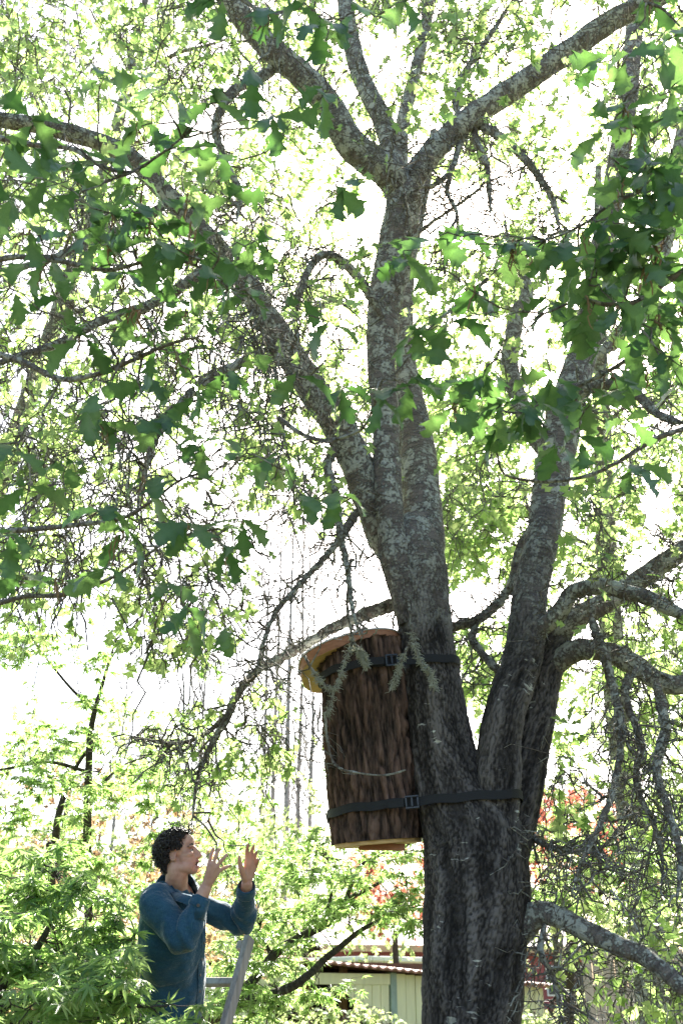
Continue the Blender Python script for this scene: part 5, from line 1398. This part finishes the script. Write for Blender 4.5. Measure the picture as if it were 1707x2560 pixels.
for h_, k_, f_ in ((hip_n, kn_n, foot_n), (hip_f, kn_f, foot_f)):
    loft(body, [h_, h_ + (k_ - h_) * .5, k_, k_ + (f_ - k_) * .35, f_], [.085, .07, .052, .052, .036])
    loft(body, [f_, f_ - upz * .05 + fwd * .02, f_ - upz * .065 + fwd * .12], [.038, .036, .028], seg=14)
man_loc = np.array([foot_n[0], foot_n[1], foot_n[2] - .10])
man = empty('person', man_loc, 'man with dark curly hair in a blue corduroy shirt raising both hands towards the hive', 'person')
bme = remesh('body', body, .0036, 3, M_SKIN)
bme.materials.append(M_LIP); bme.materials.append(M_MOUTH)
co = np.zeros(len(bme.polygons) * 3); bme.polygons.foreach_get('center', co); co = co.reshape(-1, 3)
rel = (co - hc) / HS; lx, ly, lz = rel @ hf, rel @ hl, rel @ hu
mi = np.zeros(len(co), np.int32)
face_ = (lx > .06) & (np.abs(ly) < .024)
mi[face_ & (np.abs(lz + .062) < .0055) & (lx > .088)] = 1
mi[face_ & (np.abs(lz + .090) < .006) & (lx > .083)] = 1
mi[(lx > .06) & (np.abs(ly) < .017) & (lz < -.0675) & (lz > -.083)] = 2
bme.polygons.foreach_set('material_index', mi)
link('body', bme, None, man)
def eye(s):
    bm = bmesh.new(); ell(bm, Hd(.0735, s * .031, -.006), hf, hl, hu, np.array((.0115, .0135, .0085)) * HS)
    e = link('eye', bm_mesh('eye', bm, M_EYEW, True), None, man)
    bm = bmesh.new(); ell(bm, Hd(.0815, s * .0325, -.005), hf, hl, hu, np.array((.0045, .0062, .0062)) * HS)
    i_ = link('iris', bm_mesh('iris', bm, M_EYE, True), None, None); i_.parent = e
    bm = bmesh.new(); loft(bm, [Hd(.078, s * .012, .016), Hd(.086, s * .026, .0235), Hd(.08, s * .042, .021), Hd(.068, s * .052, .013)], [.004, .006, .005, .003], seg=8)
    link('eyebrow', bm_mesh('eyebrow', bm, M_HAIR, True), None, man)
    bm = bmesh.new(); loft(bm, [Hd(.077, s * .017, -.001), Hd(.0845, s * .03, .0035), Hd(.077, s * .045, -.002)], [.0022, .003, .0022], seg=8)
    link('eyelid', bm_mesh('eyelid', bm, M_SKIN, True), None, man)
eye(-1); eye(1)
# ---- hair: cap of clumps plus curls
hb_ = bmesh.new()
def scalp(a, b):
    """direction a round from the face, b up -> a point on the skull, head units"""
    x, y, z = math.cos(b) * math.cos(a), math.cos(b) * math.sin(a), math.sin(b)
    return np.array([-.014 + .1 * x, .08 * y, .03 + .095 * z])
def hairy(p):
    x, y, z = p
    if x > .052: return z > .088 - max(0, .02 - abs(y)) * .0
    if x > .03: return z > .055
    if x > .0: return z > .012 if abs(y) > .05 else z > .03
    if x > -.03: return z > .018
    return z > -.095
curls = []
tries = 0
while len(curls) < 1900 and tries < 20000:
    tries += 1
    v = unit(rng.normal(0, 1, 3)); a, b = math.atan2(v[1], v[0]), math.asin(v[2])
    p = scalp(a, b)
    if p[2] < -.03: p = np.array([-.06 + .0 * rng.normal(), p[1] * .8, p[2]]) + np.array([-.012, 0, 0]) * rng.uniform()
    if not hairy(p): continue
    n_ = unit(p - np.array([-.014, 0, .02])); t_ = unit(np.cross(n_, rng.normal(0, 1, 3))); t_ = unit(t_ + np.array([-.3, 0, -.5])); w_ = np.cross(n_, t_)
    rr_ = rng.uniform(.005, .011); ph = rng.uniform(0, 6.28); ln = rng.uniform(.012, .03)
    pts = []
    for k in np.linspace(0, 1, 9):
        an = ph + k * rng.uniform(4.5, 6.5)
        pts.append(Hd(*(p + n_ * (.002 + .022 * k + rr_ * .55 * math.sin(an)) + t_ * (ln * k) + w_ * rr_ * math.cos(an))))
    curls.append(pts)
curls = np.array(curls)
hr_me = twig_mesh('hair', curls, np.repeat(np.array([[.0026, .003, .003, .0029, .0027, .0025, .0022, .0017, .0008]]), len(curls), 0), M_HAIR, 4, .1)
hair = link('hair', hr_me, None, man)
capb = bmesh.new()
bmesh.ops.create_icosphere(capb, subdivisions=5, radius=1.0)
for v in list(capb.verts):
    d_ = v.co.normalized(); p = scalp(math.atan2(d_[1], d_[0]), math.asin(max(-1, min(1, d_[2]))))
    if p[2] < -.03: p[0] = min(p[0], -.04)
    v.co = Vector(p * 1.0)
bmesh.ops.delete(capb, geom=[v for v in capb.verts if not hairy(np.array(v.co))], context='VERTS')
for v in capb.verts:
    p = np.array(v.co); n_ = unit(p - np.array([-.014, 0, .02])); p = p + n_ * (.009 + .008 * mnoise.noise(Vector(p * 60)))
    v.co = Vector(Hd(*p))
cap_o = link('scalp_hair', bm_mesh('scalp_hair', capb, M_HAIR, True), None, None); cap_o.parent = hair; cap_o.location = (0, 0, 0)

# ---- shirt
sb = bmesh.new()
hem = J(412, 1905, DM)
loft(sb, [neck_b - upz * .012, neck_b - upz * .07, chest + upz * .03, chest - upz * .1, waist, J(432, 1700, DM), hem],
     [.062, .105, .145, .152, .148, .150, .158], [.066, .165, .205, .20, .188, .19, .198], u0=fwd, seg=32)
loft(sb, [sh_n + lft * .10 + upz * .025, sh_n, sh_n + (el_n - sh_n) * .5, el_n, el_n + (wr_n - el_n) * .35, el_n + (wr_n - el_n) * .70], [.075, .083, .072, .064, .062, .05])
loft(sb, [sh_f - lft * .10 + upz * .025, sh_f, sh_f + (el_f - sh_f) * .5, el_f, el_f + (wr_f - el_f) * .35, el_f + (wr_f - el_f) * .82], [.075, .08, .068, .062, .06, .045])
sme = remesh('shirt', sb, .0058, 3, M_SHIRT)
nv = len(sme.vertices); vc = np.zeros(nv * 3); sme.vertices.foreach_get('co', vc); vc = vc.reshape(-1, 3)
vn = np.zeros(nv * 3); sme.vertices.foreach_get('normal', vn); vn = vn.reshape(-1, 3)
disp = np.zeros(nv)
def seg_par(p, a, b):
    d = b - a; t = ((p - a) @ d) / d.dot(d); q = a + np.clip(t, 0, 1)[:, None] * d; return t, np.linalg.norm(p - q, axis=1)
for sh_, el_, wr_ in ((sh_n, el_n, wr_n), (sh_f, el_f, wr_f)):
    ta, da = seg_par(vc, sh_, el_); tb, db = seg_par(vc, el_, wr_)
    near_el = np.exp(-(np.linalg.norm(vc - el_, axis=1) / .13) ** 2)
    ax_ = unit(unit(el_ - sh_) + unit(wr_ - el_) * .8)
    phase = np.array([mnoise.noise(Vector(p * 7)) for p in vc])
    ringw = np.sin((vc - el_) @ unit(wr_ - sh_) * 95 + phase * 3.2)
    disp += near_el * ringw * .0065 * (np.minimum(da, db) < .11)
fold = np.array([mnoise.noise(Vector((p[0] * 9 + p[2] * 4, p[1] * 9, p[2] * 3.0))) + .5 * mnoise.noise(Vector((p[0] * 16 - p[2] * 9, p[1] * 16, p[2] * 7 + 3))) for p in vc])
disp += fold * .013
vc += vn * disp[:, None]
sme.vertices.foreach_set('co', vc.astype(np.float32).ravel()); sme.update()
shirt = link('shirt', sme, None, man)
def ribbon(name, pts, width_dir, w, lift, m, parent, thick=.003):
    """flat strip following pts"""
    P = spline(np.array(pts), 5); bm = bmesh.new(); rws = []
    T = unit(np.gradient(P, axis=0)); Wd = np.array([unit(np.asarray(width_dir) - t * t.dot(np.asarray(width_dir))) for t in T]); Nn = np.cross(T, Wd)
    for i in range(len(P)):
        rws.append([bm.verts.new(P[i] + Wd[i] * s_ * w / 2 + Nn[i] * q) for s_, q in ((-1, 0), (1, 0), (1, thick), (-1, thick))])
    for a, b in zip(rws[:-1], rws[1:]):
        for i in range(4): bm.faces.new((a[i], a[(i + 1) % 4], b[(i + 1) % 4], b[i]))
    bm.faces.new(rws[0][::-1]); bm.faces.new(rws[-1])
    bmesh.ops.recalc_face_normals(bm, faces=bm.faces[:])
    o = link(name, bm_mesh(name, bm, m), None, None); o.parent = parent; return o
from mathutils.bvhtree import BVHTree
tree_s = BVHTree.FromPolygons([tuple(v) for v in vc], [tuple(p.vertices) for p in sme.polygons])
def on_shirt(p, d, lift=.003):
    """first hit on the shirt from p + d looking back along -d"""
    h = tree_s.ray_cast(Vector(np.asarray(p) + np.asarray(d) * .5), Vector(-np.asarray(d)))
    return (np.array(h[0]) + np.array(h[1]) * lift) if h[0] is not None else None
front = unit(fwd * .98 - lft * .0)
pl = [on_shirt(neck_b + (hem - neck_b) * t, front) for t in np.linspace(.13, .97, 12)]
pl = [p for p in pl if p is not None]
plk = ribbon('placket', pl, lft, .034, 0, M_SHIRT, shirt)
for i_ in range(6):
    p = on_shirt(neck_b + (hem - neck_b) * (.16 + .13 * i_), front, .007)
    if p is None: continue
    bm = bmesh.new(); bmesh.ops.create_cone(bm, cap_ends=True, segments=12, radius1=.0065, radius2=.0058, depth=.004, matrix=Vector(front).to_track_quat('Z', 'Y').to_matrix().to_4x4())
    for v in bm.verts: v.co += Vector(p)
    b_ = link('button', bm_mesh('button', bm, M_BUTTON), None, None); b_.parent = shirt
# collar: a stand round the neck with two falling points
cb = bmesh.new(); rin = []
nc = neck_b + upz * .005
for t in np.linspace(-2.75, 2.75, 34):
    ca, sa = math.cos(t), math.sin(t)                      # t = 0 at the nape
    d_ = -fwd * ca + lft * sa
    f_ = (abs(t) / 2.75) ** 3
    c0 = nc + fwd * (.002 + .016 * f_) + d_ * np.array([.064, .064, .064]) - upz * (.055 * f_)
    rin.append([cb.verts.new(q) for q in (c0 - upz * .03, c0 + upz * .022, c0 + d_ * .009 + upz * .024, c0 + d_ * (.022 + .012 * f_) - upz * (.02 + .03 * f_), c0 + d_ * (.018 + .012 * f_) - upz * (.024 + .03 * f_), c0 + d_ * .006 - upz * .0)])
for a, b in zip(rin[:-1], rin[1:]):
    for i_ in range(6): cb.faces.new((a[i_], a[(i_ + 1) % 6], b[(i_ + 1) % 6], b[i_]))
for r_ in rin:
    for i_, lf in ((3, .011), (4, .006)):
        h = tree_s.find_nearest(r_[i_].co)
        r_[i_].co = h[0] + h[1] * lf
cb.faces.new(rin[0][::-1]); cb.faces.new(rin[-1]); bmesh.ops.recalc_face_normals(cb, faces=cb.faces[:])
col_o = link('collar', bm_mesh('collar', cb, M_SHIRT, True), None, None); col_o.parent = shirt
for el_, wr_, a0, a1 in ((el_n, wr_n, .60, .80), (el_f, wr_f, .74, .95)):
    bm = bmesh.new(); d_ = wr_ - el_
    P_ = [el_ + d_ * a0, el_ + d_ * (a0 + .03), el_ + d_ * (a1 - .01), el_ + d_ * a1]
    T_, U_, W_ = ptransport(np.array(P_)); rg = []
    for (c, r_) in zip(P_ + P_[::-1], [.046, .0505, .0455, .044, .041, .042, .046, .044]):
        rg.append([bm.verts.new(c + U_[0] * math.cos(t) * r_ + W_[0] * math.sin(t) * r_) for t in np.linspace(0, 2 * np.pi, 24, endpoint=False)])
    for a, b in zip(rg, rg[1:] + rg[:1]):
        for i_ in range(24): bm.faces.new((a[i_], a[(i_ + 1) % 24], b[(i_ + 1) % 24], b[i_]))
    bmesh.ops.recalc_face_normals(bm, faces=bm.faces[:])
    c_ = link('cuff', bm_mesh('cuff', bm, M_SHIRT, True), None, None); c_.parent = shirt
cbp = el_n + (wr_n - el_n) * .66
toC = unit(EYE - cbp); sd_ = unit(toC - unit(wr_n - el_n) * toC.dot(unit(wr_n - el_n)))
bm = bmesh.new(); bmesh.ops.create_cone(bm, cap_ends=True, segments=12, radius1=.0075, radius2=.0065, depth=.005, matrix=Vector(sd_).to_track_quat('Z', 'Y').to_matrix().to_4x4())
for v in bm.verts: v.co += Vector(cbp + sd_ * .0525)
b_ = link('button', bm_mesh('button', bm, M_BUTTON), None, None); b_.parent = shirt
# chest pocket on the near breast
pk = [[on_shirt(chest + upz * z + unit(fwd * .9 - lft * .45) * 0 - lft * (.06 + dx), unit(fwd * .93 - lft * .35), .004) for dx in (0, .03, .06, .09)] for z in (.10, .06, .02, -.03)]
if all(p is not None for r_ in pk for p in r_):
    bm = bmesh.new(); g_ = [[bm.verts.new(p) for p in r_] for r_ in pk]
    for a in range(3):
        for b in range(3): bm.faces.new((g_[a][b], g_[a][b + 1], g_[a + 1][b + 1], g_[a + 1][b]))
    o_ = link('pocket', bm_mesh('pocket', bm, M_SHIRT, True), None, None); o_.parent = shirt
    md = o_.modifiers.new('t', 'SOLIDIFY'); md.thickness = .004
# ---- trousers and boots
tb_ = bmesh.new()
loft(tb_, [hips + upz * .05, hips - upz * .02, pelvis - upz * .04, pelvis - upz * .09], [.128, .132, .128, .10], [.165, .172, .172, .15], u0=fwd, seg=28)
for h_, k_, f_ in ((hip_n, kn_n, foot_n), (hip_f, kn_f, foot_f)):
    loft(tb_, [h_, h_ + (k_ - h_) * .5, k_, k_ + (f_ - k_) * .4, k_ + (f_ - k_) * .9], [.105, .092, .073, .068, .058])
tme = remesh('trousers', tb_, .007, 3, M_TROUSER)
link('trousers', tme, None, man)
for f_ in (foot_n, foot_f):
    bm = bmesh.new()
    loft(bm, [f_ + upz * .05, f_ - upz * .02], [.048, .05], seg=18); loft(bm, [f_ - upz * .055 - fwd * .05, f_ - upz * .05 + fwd * .03, f_ - upz * .058 + fwd * .16], [.044, .047, .038], [.036, .042, .036], seg=18)
    link('boot', remesh('boot', bm, .006, 2, M_SHOE), None, man)
